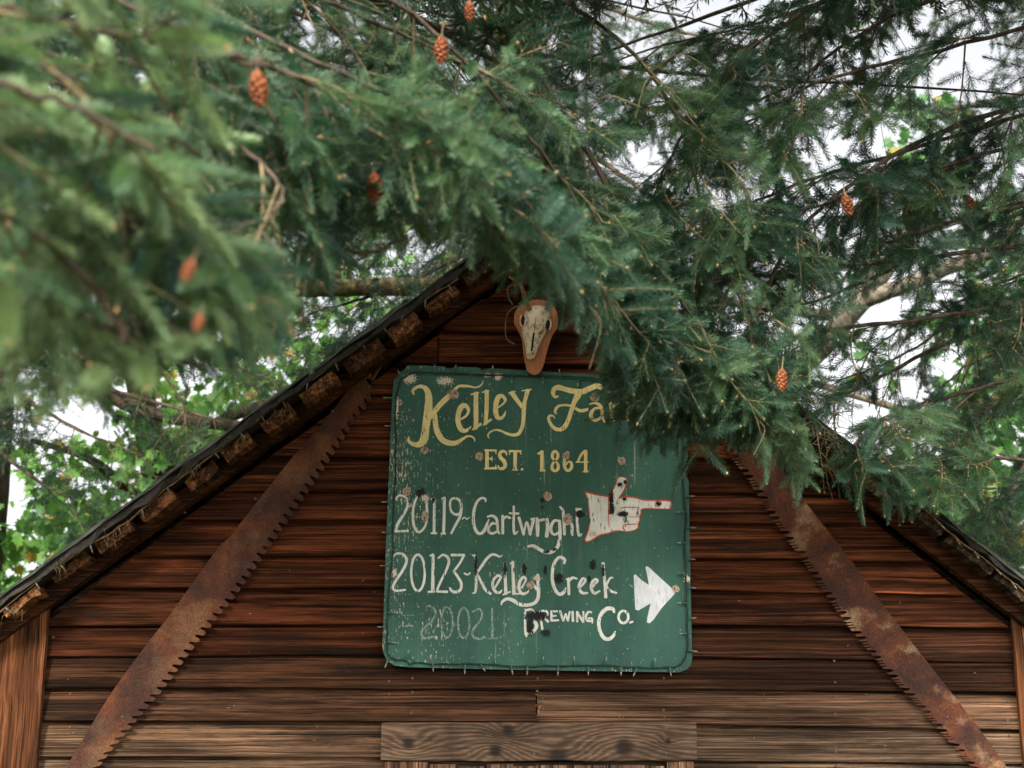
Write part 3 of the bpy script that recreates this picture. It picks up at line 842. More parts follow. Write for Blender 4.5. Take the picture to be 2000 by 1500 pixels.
    ('r', 8, [[(1070, 432, 38), (1076, 540, 38), (1080, 650, 36)], [(1082, 462, 28), (1130, 418, 36), (1192, 430, 22)], [(1040, 440, 18), (1080, 424, 22)]], W_),
    ('e', 8, [[(1222, 570, 18), (1290, 490, 32), (1310, 445, 32), (1270, 432, 36), (1226, 510, 40), (1226, 580, 40), (1270, 630, 38), (1340, 630, 26)]], W_),
    ('e', 8, [[(1402, 560, 18), (1450, 500, 32), (1478, 455, 34), (1440, 442, 36), (1396, 500, 40), (1396, 580, 40), (1440, 634, 38), (1510, 602, 24)]], W_),
    ('k', 8, [[(1556, 215, 46), (1566, 330, 38), (1580, 480, 38), (1595, 690, 42)], [(1690, 416, 22), (1650, 428, 28), (1602, 520, 30)], [(1602, 532, 30), (1660, 600, 34), (1744, 630, 26)]], W_),
    ('B', 8, [[(466, 860, 30), (470, 1000, 32), (472, 1180, 32), (490, 1238, 22)], [(468, 872, 30), (560, 862, 34), (598, 930, 40), (600, 1020, 38)], [(602, 1032, 42), (628, 1090, 50), (570, 1178, 44), (482, 1200, 32)]], W_),
    ('R', 8, [[(682, 885, 28), (690, 1000, 32), (710, 1140, 30)], [(680, 880, 26), (760, 882, 30), (778, 930, 32), (722, 960, 26)], [(730, 970, 28), (790, 1030, 32)]], W_),
    ('E', 8, [[(836, 890, 30), (836, 1012, 30)], [(832, 886, 26), (920, 886, 24)], [(832, 955, 22), (904, 946, 22)], [(832, 1015, 26), (935, 1010, 26)]], W_),
    ('W', 8, [[(956, 882, 30), (1000, 1018, 30)], [(1000, 1018, 28), (1036, 922, 26)], [(1036, 922, 26), (1065, 1018, 28)], [(1065, 1018, 28), (1090, 892, 26)]], W_),
    ('I', 8, [[(1130, 888, 30), (1136, 1022, 32)]], W_),
    ('N', 8, [[(1195, 1030, 28), (1195, 892, 30)], [(1195, 892, 28), (1280, 1040, 28)], [(1280, 1040, 26), (1280, 892, 26)]], W_),
    ('G', 8, [[(1395, 900, 24), (1350, 896, 30), (1316, 960, 32), (1342, 1018, 32), (1400, 1018, 24)], [(1405, 1050, 20), (1402, 988, 26), (1352, 982, 22)]], W_),
    ('C', 8, [[(1712, 902, 28), (1690, 852, 48), (1610, 850, 50), (1532, 920, 48), (1496, 1040, 46), (1512, 1160, 48), (1570, 1258, 50), (1640, 1272, 46), (1700, 1228, 38), (1726, 1165, 18)]], W_),
    ('o', 8, [ellipse(1840, 965, 68, 84, 34)], W_, (0,)),
    ('.', 8, [[(1928, 1045, 28), (1970, 1030, 26)]], W_),
    ('2', 7, [[(572, 936, 26), (640, 926, 30), (704, 980, 32), (714, 1060, 32), (640, 1170, 32), (542, 1260, 32), (508, 1330, 34), (560, 1398, 34), (700, 1375, 32)]], G_),
    ('0', 7, [ellipse(885, 1165, 84, 224, 26)], G_, (0,)),
    ('0', 7, [ellipse(1130, 1175, 84, 220, 28)], G_, (0,)),
    ('2', 7, [[(1262, 1010, 24), (1360, 972, 30), (1398, 1040, 30), (1370, 1140, 30), (1272, 1270, 32), (1262, 1360, 34), (1340, 1408, 34), (1450, 1390, 26)]], G_),
    ('1', 7, [[(1545, 965, 28), (1550, 1380, 34)], [(1492, 1405, 20), (1610, 1400, 20)]], G_),
    ('-', 7, [[(230, 1220, 26), (390, 1216, 26)]], G_),
    ('-', 7, [[(232, 1062, 12), (400, 1060, 14)]], G_),
]
for L_ in LET:
    letter(*L_)


def flat(name, v, pts, mat, Y, smooth_n=0):
    P = spline(pts, smooth_n, True) if smooth_n else np.array(pts, float)
    V = np.array([sgn(v, x, y, Y) for x, y in P])
    f = tuple(range(len(V)))
    nrm = sum(np.cross(V[i], V[(i + 1) % len(V)]) for i in range(len(V)))
    if nrm[1] > 0: f = f[::-1]
    return child(name, V, [f], mat, sign)


HAND = [(215, 480), (270, 490), (400, 525), (540, 545), (640, 552), (700, 470), (750, 390), (785, 290), (812, 222), (870, 197), (945, 212), (982, 260), (972, 322), (930, 430), (882, 512), (832, 590), (900, 575), (1010, 567), (1110, 577), (1210, 602), (1320, 626), (1500, 632),
        (1700, 634), (1775, 652), (1796, 700), (1780, 768), (1738, 788), (1500, 784), (1400, 776), (1250, 790), (1236, 868), (1210, 930), (1214, 1000), (1186, 1060), (1180, 1130), (1110, 1178), (980, 1203), (850, 1190), (740, 1196), (640, 1234), (480, 1270), (330, 1362), (240, 1388), (208, 1350),
        (242, 1270), (280, 1150), (294, 1000), (290, 850), (270, 700), (250, 580)]
flat('pointing_hand', 6, HAND, M['white'], YS - .0004)
for i, (a, b) in enumerate(((0, 5), (5, 10), (10, 16), (16, 24), (24, 30), (30, 37), (37, 43), (43, 50))):
    seg = [(x, y, 17 if i not in (0, 3, 6) else 24) for x, y in (HAND + HAND[:1])[a:b + 1]]
    mb = MB(); ribbon(mb, 6, seg); V, F, _ = mb.out(); child('red_outline', V, F, M['red'], sign)
for seg in ([(640, 560, 12), (642, 950, 14), (656, 1120, 12)], [(886, 800, 10), (902, 762, 14), (1150, 762, 12), (1210, 790, 14)], [(1000, 936, 10), (1200, 932, 12)], [(890, 1020, 10), (930, 1065, 12)], [(945, 1195, 22), (912, 1130, 24), (942, 1082, 18), (1150, 1062, 14)], ellipse(382, 1242, 22, 30, 11, 9)):
    mb = MB(); ribbon(mb, 6, seg, len(seg) == 9); V, F, _ = mb.out(); child('red_outline', V, F, M['red'], sign)
flat('arrowhead', 9, [(250, 155), (280, 165), (560, 420), (590, 475), (430, 650), (340, 780), (290, 825), (262, 815), (265, 760), (305, 590), (220, 640), (160, 675), (125, 660), (112, 400), (108, 265), (125, 250), (200, 320), (285, 375), (262, 250), (245, 180)], M['arrow'], YS - .0005)


def blob(name, v, cx, cy, rx, ry, mat, off, n=14, wob=.16, parent=sign):
    ph = rng.random(3) * 6.28
    P = [(cx + rx * math.cos(a) * (1 + wob * math.sin(2 * a + ph[0]) + wob * .22 * math.sin(5 * a + ph[1])), cy + ry * math.sin(a) * (1 + wob * math.sin(3 * a + ph[2]))) for a in np.linspace(0, 2 * math.pi, n, endpoint=False)]
    return flat(name, v, P, mat, YS - off)


lo = .0032
for v, cx, cy, rx, ry in ((6, 698, 600, 46, 150), (6, 700, 800, 50, 150), (6, 850, 340, 60, 45), (6, 945, 300, 36, 52), (6, 1555, 705, 68, 64), (6, 905, 875, 100, 60), (6, 935, 605, 40, 36), (6, 110, 880, 80, 65), (5, 1850, 530, 75, 60), (5, 1245, 305, 38, 40), (5, 1245, 415, 24, 30),
                          (5, 1315, 1148, 55, 30), (5, 1440, 1110, 45, 34), (8, 620, 960, 150, 80), (8, 540, 1090, 60, 120), (8, 755, 1190, 60, 55), (8, 455, 310, 36, 85), (8, 750, 320, 24, 80), (8, 940, 435, 52, 80), (8, 1415, 240, 46, 80), (8, 1365, 450, 20, 60), (7, 1310, 350, 26, 190), (7, 1735, 390, 24, 140), (8, 1560, 320, 22, 110), (4, 620, 230, 90, 110), (4, 870, 370, 34, 70), (9, 700, 310, 18, 18)):
    lo += .00004
    blob('tar_mark', v, cx, cy, rx * 1.35, ry * 1.25, M['tar'], lo)
for px, py, rx, ry in ((886, 769, 12, 12), (829, 880, 8.5, 9), (780, 786, 7, 7), (936, 891, 10, 9.5), (1106, 889, 8.5, 9), (1162, 776, 10, 10), (1214, 900, 9, 9), (794, 960, 10, 10), (830, 1009, 8, 13), (1070, 969, 10, 10.5), (1109, 1014, 10, 13), (1036, 1143, 9, 8.5), (1320, 1150, 8, 8.5), (953, 733, 8, 6)):
    lo += .00004
    VIEWS[10] = (px, py, 1.0)
    blob('chipped_undercoat', 10, 0, 0, rx * 1.25, ry * 1.25, M['bare2'], lo)
    lo += .00004
    blob('bare_wood_patch', 10, 0, 0, rx * .85, ry * .85, M['bare'], lo, n=18, wob=.11)
    blob('wood_crack', 10, rng.normal(0, 2), rng.normal(0, 2), .7, 3.4, M['dark'], lo + .0003, 8, .3)
for px, py, rx, ry in ((972, 735, 12, 12), (800, 742, 20, 18), (775, 800, 7, 40), (868, 745, 30, 14), (770, 1120, 10, 16), (1048, 1128, 14, 8), (1342, 1130, 10, 12), (830, 975, 18, 14)):
    lo += .00004
    VIEWS[10] = (px, py, 1.0)
    blob('chipped_undercoat', 10, 0, 0, rx, ry, M['bare2'], lo)

# dry needles and bud scales that have lodged on the boards
mb = MB()
for i in range(150):
    px, py = rng.uniform(110, 1960), rng.uniform(620, 1480)
    k = i % 3
    if k == 0: px, py = rng.normal(1050, 130), 1403 + rng.normal(0, 3)
    if i % 10 == 5: px, py = 1050 + rng.normal(0, 7), 1385 + rng.normal(0, 10)
    if roof_z(on(px, py, 0)[0]) - .25 < on(px, py, 0)[2]: continue
    p = on(px, py, -.031); a = rng.uniform(0, 6.28); L = rng.uniform(.004, .014)
    q = np.array([math.cos(a) * L, -.001, math.sin(a) * L * .7])
    V, F = tube([p, p + q * .5 + (0, -.002, .001), p + q], [.0007, .0009, .0004], 4); mb.add(V, F)
V, F, _ = mb.out()
o = child('needle_litter', V, F, M['bud'], shed); o['kind'] = 'stuff'

# ------------------------------------------------------------------ strings of small lights
def bulb_mesh(name, sock, lamp):
    mb = MB()
    V, F = tube([(0, 0, 0), (0, 0, .004), (0, 0, .014), (0, 0, .022)], [.0030, .0040, .0046, .0040], 8); mb.add(V, F, 0)
    V, F = tube([(0, 0, .0221), (0, 0, .027), (0, 0, .033), (0, 0, .040)], [.0028, .0030, .0024, .0006], 8); mb.add(V, F, 1)
    V, F, m = mb.out()
    return mesh_data(name, V, F, [sock, lamp], m, True)


b_green = bulb_mesh('green_bulb', M['socket'], M['glass'])
b_brown = bulb_mesh('brown_bulb', M['dusty'], M['dusty'])
b_clear = bulb_mesh('clear_bulb', M['wire_br'], M['glass'])


def put_bulb(me, parent, p, d):
    o = add('light_bulb', me, parent)
    q = Vector(d).to_track_quat('Z', 'Y')
    base = Vector(p) - Vector(parent.location)
    o.location = base; o.rotation_mode = 'QUATERNION'; o.rotation_quaternion = q
    s = random.uniform(.78, .98); o.scale = (s, s, s)
    return o


YW = YS - .008
wire_px = [(1000, 733), (900, 729), (812, 727), (795, 732), (781, 748), (774, 790), (773, 850), (770, 930), (768, 1000), (765, 1080), (761, 1150), (757, 1200), (755, 1250), (757, 1272), (762, 1284), (775, 1288), (792, 1290), (800, 1298), (812, 1296), (850, 1297), (900, 1296), (950, 1299), (1010, 1300), (1060, 1301), (1120, 1302), (1180, 1301), (1240, 1303), (1300, 1304), (1326, 1300),
           (1338, 1288), (1343, 1268), (1342, 1210), (1340, 1160), (1341, 1110), (1339, 1060), (1340, 1010), (1336, 960), (1335, 920), (1334, 880), (1333, 820), (1331, 770), (1322, 754), (1290, 748), (1200, 742), (1100, 737)]
wp = spline(np.array([(*on(x + rng.normal(0, 1), y + rng.normal(0, 1), YW + rng.normal(0, .002)),) for x, y in wire_px]), 5, True)
strand = empty('fairy_light_string', tuple(on(1050, 1300, YW)), 'green wired fairy lights stapled round the edge of the green sign', 'string lights')
V, F = tube(np.vstack([wp, wp[:1]]), .0026, 5, False); child('wire', V, F, M['wire'], strand, smooth=True)
wp2 = wp + np.stack([.003 * np.sin(np.arange(len(wp)) * 1.3), np.zeros(len(wp)), .003 * np.cos(np.arange(len(wp)) * 1.3)], 1)
V, F = tube(np.vstack([wp2, wp2[:1]]), .0018, 4, False); child('wire', V, F, M['wire'], strand, smooth=True)
bl = [(766, 777, 180), (766, 832, 180), (764, 980, 183), (762, 1040, 180), (758, 1105, 180), (753, 1225, 178), (775, 807, 10), (770, 905, -4), (762, 1075, 4), (757, 1197, 2), (757, 1254, -6),
      (758, 1288, 250), (791, 1286, 62), (814, 1294, 130), (845, 1296, 276), (874, 1294, 60), (908, 1298, 270), (938, 1297, 305), (966, 1296, 88), (998, 1300, 282), (1030, 1301, 268), (1060, 1299, 84), (1090, 1301, 268), (1122, 1300, 92), (1150, 1302, 265), (1182, 1300, 80), (1213, 1302, 268), (1244, 1304, 245), (1276, 1302, 75), (1308, 1304, 278),
      (1343, 1270, -8), (1342, 1238, 180), (1343, 1208, 4), (1341, 1178, 180), (1343, 1148, -2), (1339, 1120, 180), (1343, 1092, -5), (1340, 1060, 182), (1342, 1030, -4), (1337, 1000, 183), (1338, 970, 2), (1335, 909, 185), (1336, 870, 0), (1333, 850, 170),
      (785, 738, 120), (850, 728, 95), (885, 729, 70), (963, 731, 92), (1000, 733, 268), (1030, 735, 94), (1060, 736, 272), (1095, 738, 100), (1130, 739, 262), (1180, 742, 85)]
for x, y, a in bl:
    p = on(x, y, YW - .002)
    put_bulb(b_green, strand, p, (math.cos(R(a)), -.15, math.sin(R(a))))
st_me = mesh_data('staple', *tube([(-.005, 0, 0), (-.005, -.005, 0), (.005, -.005, 0), (.005, 0, 0)], .0007, 4), [M['nail']])
for i in range(4, len(wp), 9):
    d = wp[(i + 1) % len(wp)] - wp[i - 1]
    o = add('staple', st_me, strand, wp[i] - np.array(strand.location) + np.array([0, -.001, 0]))
    o.rotation_euler = (0, -math.atan2(d[2], d[0]) + R(90), 0)


def eave_string(name, label, A_px, Yv, me, n, hang, wob):
    P = np.array([on(x, y, Yv + rng.normal(0, .002)) for x, y in A_px]); P = spline(P, 10)
    P = P + rng.normal(0, wob, P.shape)
    e = empty(name, tuple(P[len(P) // 2]), label, 'string lights')
    V, F = tube(P, .0022, 4, False); child('wire', V, F, M['wire_br'], e)
    Q = P + np.stack([.003 * np.sin(np.arange(len(P)) * 1.1), -.002 * np.ones(len(P)), .003 * np.cos(np.arange(len(P)) * 1.1)], 1)
    V, F = tube(Q, .0018, 4, False); child('wire', V, F, M['wire_br'], e)
    for i in np.linspace(3, len(P) - 4, n).astype(int):
        a = R(hang + rng.normal(0, 12))
        put_bulb(me, e, P[i] + np.array([0, -.004, -.002]), (math.cos(a), -.1, math.sin(a)))
    return e


eave_string('fairy_light_string', 'dusty fairy lights hanging along the left eave of the shed', [(-20, 1212), (80, 1130), (160, 1075), (250, 1018), (320, 958), (400, 900), (470, 845), (540, 790), (610, 742), (700, 672), (760, 630), (830, 585), (895, 545)], YR + .012, b_brown, 19, -62, .0012)
eave_string('fairy_light_string', 'clear fairy lights strung along the right eave of the shed', [(1560, 815), (1640, 870), (1720, 935), (1800, 990), (1860, 1045), (1920, 1090), (1975, 1135), (2030, 1180)], YR + .012, b_clear, 11, -60, .0012)

# dry moss tufts caught on the left eave
for i, (px, py) in enumerate(((383, 912), (213, 1040), (110, 1098), (28, 1185), (560, 800), (460, 852))):
    mb = MB()
    for k in range(7):
        a = np.array([px + rng.normal(0, 8), py + rng.normal(0, 5)]); L = rng.uniform(10, 26)
        ang = rng.uniform(-.6, .6)
        Pp = [on(a[0] + math.sin(ang) * L * t + rng.normal(0, 1), a[1] + math.cos(ang) * L * t, YR + .004 + rng.normal(0, .003)) for t in (0, .35, .7, 1)]
        V, F = tube(Pp, [.0014, .0014, .0011, .0005], 4); mb.add(V, F)
    V, F, _ = mb.out()
    names = ('clinging low by the corner post', 'above the leftmost boards')
    o = add('moss_tuft', mesh_data('moss_tuft', V - V.mean(0), F, [M['straw']]), None, V.mean(0))
    tag(o, ['long straw tuft hanging under the middle of the left eave', 'tangled straw tuft on a rafter end above the saw foot', 'thin straw tuft caught on the lower left eave', 'straw tuft at the lowest end of the left eave', 'wispy straw tuft high on the left eave near saw tip', 'short straw tuft beside rough rafter end on left eave'][i], 'straw', 'straw tufts on the left eave')

# ------------------------------------------------------------------ the two crosscut saws
def saw(name, label, back_px, tip_px, profile, pitch, Yf, mat, sub):
    B = spline(np.array(back_px, float), 16); T = spline(np.array(tip_px, float), 16)
    def res(C, n):
        s = np.r_[0, np.cumsum(np.linalg.norm(np.diff(C, axis=0), axis=1))]
        t = np.linspace(0, s[-1], n)
        return np.stack([np.interp(t, s, C[:, k]) for k in range(2)], 1), s[-1]
    Tn, LT = res(T, 400); Bn, _ = res(B, 400)
    n_t = int(LT / pitch)
    edge = []; root = []; backs = []
    for i in range(n_t):
        jx = rng.normal(0, .02); dj = rng.uniform(.9, 1.1)
        for s, d in profile:
            q = (i + min(max(s + jx * (0 < s < 1), 0), .999)) * pitch / LT * 399
            if q >= 399: break
            k = int(q); f = q - k
            p = Tn[k] * (1 - f) + Tn[min(k + 1, 399)] * f
            b = Bn[k] * (1 - f) + Bn[min(k + 1, 399)] * f
            dv = unit(b - p); edge.append(p + dv * d * dj); root.append(p + dv * 20.0); backs.append(b)
    edge = np.array(edge)
    # solid blade: a strip from the tooth edge to a root line, a strip from there to the back
    m = len(edge); root = np.array(root); backs = np.array(backs)
    rows = [np.array([on(x, y, Yf) for x, y in q]) for q in (edge, root, backs)]
    c = rows[1].mean(0)
    e = empty(name, (c[0], Yf, c[2]), label, 'saw')
    V = np.vstack(rows + [r_ + (0, .003, 0) for r_ in rows])
    F = []
    for r_ in range(2):
        for i in range(m - 1):
            q = (r_ * m + i, r_ * m + i + 1, (r_ + 1) * m + i + 1, (r_ + 1) * m + i)
            F.append(q); F.append(tuple(k + 3 * m for k in q[::-1]))
    for i in range(m - 1):
        F.append((i + 1, i, 3 * m + i, 3 * m + i + 1)); F.append((2 * m + i, 2 * m + i + 1, 5 * m + i + 1, 5 * m + i))
    for i in (0, m - 1):
        F += [(i, m + i, 4 * m + i, 3 * m + i), (m + i, 2 * m + i, 5 * m + i, 4 * m + i)]
    o = child('blade', V, F, mat, e)
    for px, py in sub:
        p = on(px, py, Yf - .003)
        V, F = tube([p + (0, .004, 0), p, p + (0, -.002, 0)], [.0065, .0065, .004], 10)
        child('rivet', V, F, M['nail'], e)
    return e


P_single = [(0, 0), (.10, 1.0), (.22, .6), (.34, 3), (.42, 8), (.47, 12), (.54, 14.5), (.64, 15.2), (.73, 13.5), (.78, 9.5), (.80, 5), (.84, 2), (.92, 1.2)]
lance = [(0, 0), (.02, 8), (.05, 14), (.10, 17), (.15, 14), (.18, 8), (.19, .5), (.215, 0), (.245, 3.5), (.275, 0), (.30, .5), (.31, 8), (.34, 14), (.39, 17), (.44, 14), (.47, 8), (.485, 1), (.505, -1), (.54, 1.5), (.555, 3)]
for k in range(3):
    c = .60 + k * .135
    lance += [(c - .025, 4), (c - .028, 11), (c, 13.5), (c + .028, 11), (c + .025, 4), (c + .045, 1), (c + .0675, -1), (c + .09, 1)]
lance = sorted([(s, d) for s, d in lance if s < .995], key=lambda q: q[0]) if False else [q for q in lance if q[0] < .985]

left_saw = saw('crosscut_saw', 'rusty crosscut saw with hooked teeth hung left of the sign', [(60, 1605), (128, 1500), (210, 1365), (280, 1267), (332, 1200), (420, 1078), (455, 1040), (560, 907), (628, 829), (686, 755), (708, 737), (722, 742)],
               [(135, 1580), (203, 1486), (266, 1410), (325, 1340), (381, 1263), (455, 1172), (525, 1074), (595, 973), (647, 896), (692, 828), (722, 788), (738, 762)], P_single, 18.0, -.052, M['rust_l'], [(722, 755), (716, 737), (649, 803)])
right_saw = saw('crosscut_saw', 'orange rusted crosscut saw with perforated lance teeth right of the sign', [(1440, 790), (1510, 890), (1566, 971), (1615, 1034), (1667, 1101), (1720, 1175), (1790, 1266), (1867, 1364), (1912, 1423), (1968, 1500), (2040, 1600)],
                [(1362, 800), (1422, 887), (1457, 932), (1499, 1000), (1545, 1066), (1597, 1140), (1646, 1210), (1699, 1276), (1751, 1336), (1800, 1388), (1846, 1441), (1895, 1497), (1970, 1590)], lance, 48.0, -.052, M['rust_r'], [(1480, 905)])
# handle ferrule at the tip of the left saw
pts = [on(x, y, -.056) for x, y in ((727, 744), (735, 728), (742, 716), (737, 704), (728, 706), (723, 722), (722, 740))]
V, F = tube(spline(pts, 5), .007, 6); child('handle_loop', V, F, M['rust'], left_saw, smooth=True)
V, F = tube([on(746, 708, -.05), on(755, 692, -.05)], [.012, .009], 8); child('wing_nut', V, F, M['rust'], left_saw)
for e_, (nx, ny) in ((left_saw, (649, 803)), (right_saw, (1490, 930)), (left_saw, (240, 1400)), (right_saw, (1850, 1400))):   # spike that carries the blade
    p = on(nx, ny, -.05); V, F = tube([(p[0], -.055, p[2]), (p[0], .004, p[2])], [.004, .003], 8); child('spike', V, F, M['nail'], e_)

# ------------------------------------------------------------------ skull on its plaque
def sk(x, y, Y): return on(850 + x / 5, 480 + y / 5, Y)
plq_px = [(770, 700), (790, 630), (850, 570), (940, 530), (1060, 530), (1150, 580), (1196, 680), (1194, 790), (1145, 868), (1112, 960), (1082, 1070), (1052, 1180), (1012, 1242), (960, 1258), (908, 1228), (884, 1165), (864, 1060), (845, 905), (800, 812), (774, 765)]
P = spline(np.array(plq_px, float), 4, True)
YP = -.085
plq = [tuple(sk(x, y, YP)[[0, 2]]) for x, y in P]
c = np.mean(plq, axis=0)
skull = empty('skull_mount', (c[0], YP, c[1]), 'deer skull with antlers on an orange wooden plaque above the sign', 'skull')
V, F = prism(plq, YP, YP + .02); child('plaque', V, F, M['plaque'], skull)
V, F = tube([(c[0], YP + .02, c[1] + .06), (c[0], -.004, c[1] + .06)], .012, 8); child('peg', V, F, M['antler'], skull)
rings = [(1100, 930, 26, .010), (1085, 931, 70, .018), (1040, 938, 108, .026), (1000, 944, 118, .030), (940, 951, 158, .036), (880, 958, 212, .044), (820, 967, 246, .052), (770, 976, 262, .058), (730, 984, 258, .062), (690, 992, 262, .064), (650, 998, 250, .062), (615, 1004, 205, .05), (590, 1008, 130, .03)]
V = []; ns = 14
for (y, cx, wd, dp) in rings:
    l, r = sk(cx - wd / 2, y, YP - .02), sk(cx + wd / 2, y, YP - .02)
    m = (l + r) / 2; hw = (r[0] - l[0]) / 2
    for k in range(ns):
        a = math.pi * k / (ns - 1)
        sq = abs(math.sin(a)) ** .75
        x = -math.cos(a) * hw
        dent = .006 * math.exp(-((abs(x) / hw - .62) / .16) ** 2) if 640 < y < 900 else 0
        V.append((m[0] + x, YP - .003 - dp * sq + dent + rng.normal(0, .0006), m[2]))
F = []
for i in range(len(rings) - 1):
    for k in range(ns - 1):
        a = i * ns + k; F.append((a, a + 1, a + ns + 1, a + ns))
F.append(tuple(range(ns))); F.append(tuple((len(rings) - 1) * ns + k for k in range(ns))[::-1])
cran = child('skull', V, F, M['bone'], skull, smooth=True)
for sx, cx, cy in ((-1, 866, 735), (1, 1092, 765)):               # dark plugs on the flanks paint the eye sockets' shade, a thin bony arch outside
    cc = sk(cx, cy, YP - .030)
    V, F = tube([cc + (0, .010, 0), cc + (0, -.004, 0), cc + (0, -.010, 0)], [.0105, .0105, .006], 12); V[:, 2] = cc[2] + (V[:, 2] - cc[2]) * 2.0
    child('eye_shade_plug', V, F, M['dark'], skull)
    loop = [cc + np.array([sx * (.006 + .009 * math.cos(a)), -.002 - .004 * math.cos(a), .0235 * math.sin(a)]) for a in np.linspace(-1.45, 1.45, 9)]
    V, F = tube(loop, [.0025, .003, .003, .0028, .0026, .0028, .003, .003, .0025], 6); child('eye_rim', V, F, M['bone'], skull, smooth=True)
def inlay(name, pts, d, mat, r):
    Q = spline(np.array([sk(x, y, YP - q) for x, y, q in pts]), 6); V, F = tube(Q, r, 6); V[:, 1] = Q[:, 1].mean() + (V[:, 1] - Q[:, 1].mean()) * .9
    return child(name, V, F, mat, skull, smooth=True)
inlay('nasal_shade_inlay', [(966, 850, .0475), (956, 900, .044), (950, 950, .040), (945, 1000, .035), (940, 1030, .032)], 0, M['dark'], .0042)  # dark inlay, the nasal hollow's shade given as colour
inlay('skull_suture', [(988, 620, .052), (986, 680, .0655), (975, 760, .0605), (965, 840, .0525)], 0, M['dark'], .0011)
for q in ([(870, 900, .02), (905, 840, .034), (890, 790, .03)], [(1060, 820, .03), (1025, 850, .042), (1015, 900, .034)], [(1090, 740, .03), (1060, 700, .048), (1050, 745, .05)]):
    inlay('stain_crack', q, 0, M['antler'], .0022)
for k in range(5):
    V, F = tube([sk(908 + k * 14, 1070, YP - .02), sk(905 + k * 15, 1102, YP - .018)], [.003, .0012], 5); child('tooth', V, F, M['bone'], skull)
for pts, r in (([(925, 630, .05), (890, 560, .06), (868, 480, .085), (840, 400, .11), (790, 345, .13), (720, 300, .15)], (.0095, .009, .0085, .008, .007, .004)), ([(1085, 630, .05), (1120, 560, .06), (1150, 480, .085), (1180, 400, .11), (1230, 340, .13), (1310, 300, .15)], (.0095, .009, .0085, .008, .007, .004))):
    Q = spline(np.array([sk(x, y, YP - q) for x, y, q in pts]), 5); rr = np.interp(np.linspace(0, 1, len(Q)), np.linspace(0, 1, 6), r)
    V, F = tube(Q, rr, 8, True, .25); child('antler', V, F, M['antler'], skull, smooth=True)
for pts in ([(870, 560, .07), (720, 640, .06), (685, 780, .05), (700, 910, .05), (775, 962, .045)], [(850, 360, .10), (720, 400, .09), (715, 500, .08), (755, 575, .075)], [(860, 560, .08), (960, 470, .11), (1020, 390, .13), (1035, 340, .14)], [(1020, 390, .13), (1070, 460, .12), (1110, 550, .1)]):
    Q = spline(np.array([sk(x, y, YP - q) for x, y, q in pts]), 6); V, F = tube(Q, .0026, 5); child('dry_vine', V, F, M['twig'], skull, smooth=True)

# ------------------------------------------------------------------ fir foliage: a few sprays, copied along every bough
UPV = np.array([0, 0, 1.0])


def needles(acc, base, d, L, sag, dens, nl, nw, r, mi=1):
    n = max(6, int(L * dens)); t = np.linspace(.04, 1.0, n)
    d = unit(d)
    pos = base + d * L * t[:, None] + np.array([0, 0, -1.0]) * (sag * L * t ** 2)[:, None]
    u = unit(np.cross(d, UPV) + 1e-4); v = np.cross(u, d)
    ph = np.arange(n) * 2.39996 + r.random() * 6
    rad = np.cos(ph)[:, None] * u + np.sin(ph)[:, None] * v * .72
    A = np.radians(64 - 30 * t ** 3 + r.normal(0, 9, n))
    nd = unit(d * np.cos(A)[:, None] + unit(rad) * np.sin(A)[:, None])
    ln = nl * (1 - .35 * (2 * t - .9) ** 2) * r.uniform(.8, 1.15, n)
    side = unit(np.cross(nd, d)) * nw
    tip = pos + nd * ln[:, None] + np.array([0, 0, -1.0]) * (ln * .05)[:, None]
    mid = pos + nd * (ln * .55)[:, None]
    V = np.stack([pos - side * .35, pos + side * .35, mid + side, tip, mid - side], 1).reshape(-1, 3)
    F = [(5 * i, 5 * i + 1, 5 * i + 2, 5 * i + 3, 5 * i + 4) for i in range(n)]
    acc.add(V, F, mi)
    S = np.array([base, base + d * L * .5 + np.array([0, 0, -sag * L * .25]), pos[-1]])
    sv_, sf = tube(S, [.0016, .0013, .0008], 3, False); acc.add(sv_, sf, 0)
    return pos[-1]


def bud(acc, p, d, s=1.0):
    d = unit(d); u = unit(np.cross(d, UPV) + 1e-3); v = np.cross(u, d)
    V = [p, p + d * .004 * s + u * .0028 * s, p + d * .004 * s + v * .0028 * s, p + d * .004 * s - u * .0028 * s, p + d * .004 * s - v * .0028 * s, p + d * .010 * s]
    acc.add(V, [(0, 2, 1), (0, 3, 2), (0, 4, 3), (0, 1, 4), (5, 1, 2), (5, 2, 3), (5, 3, 4), (5, 4, 1)], 2)


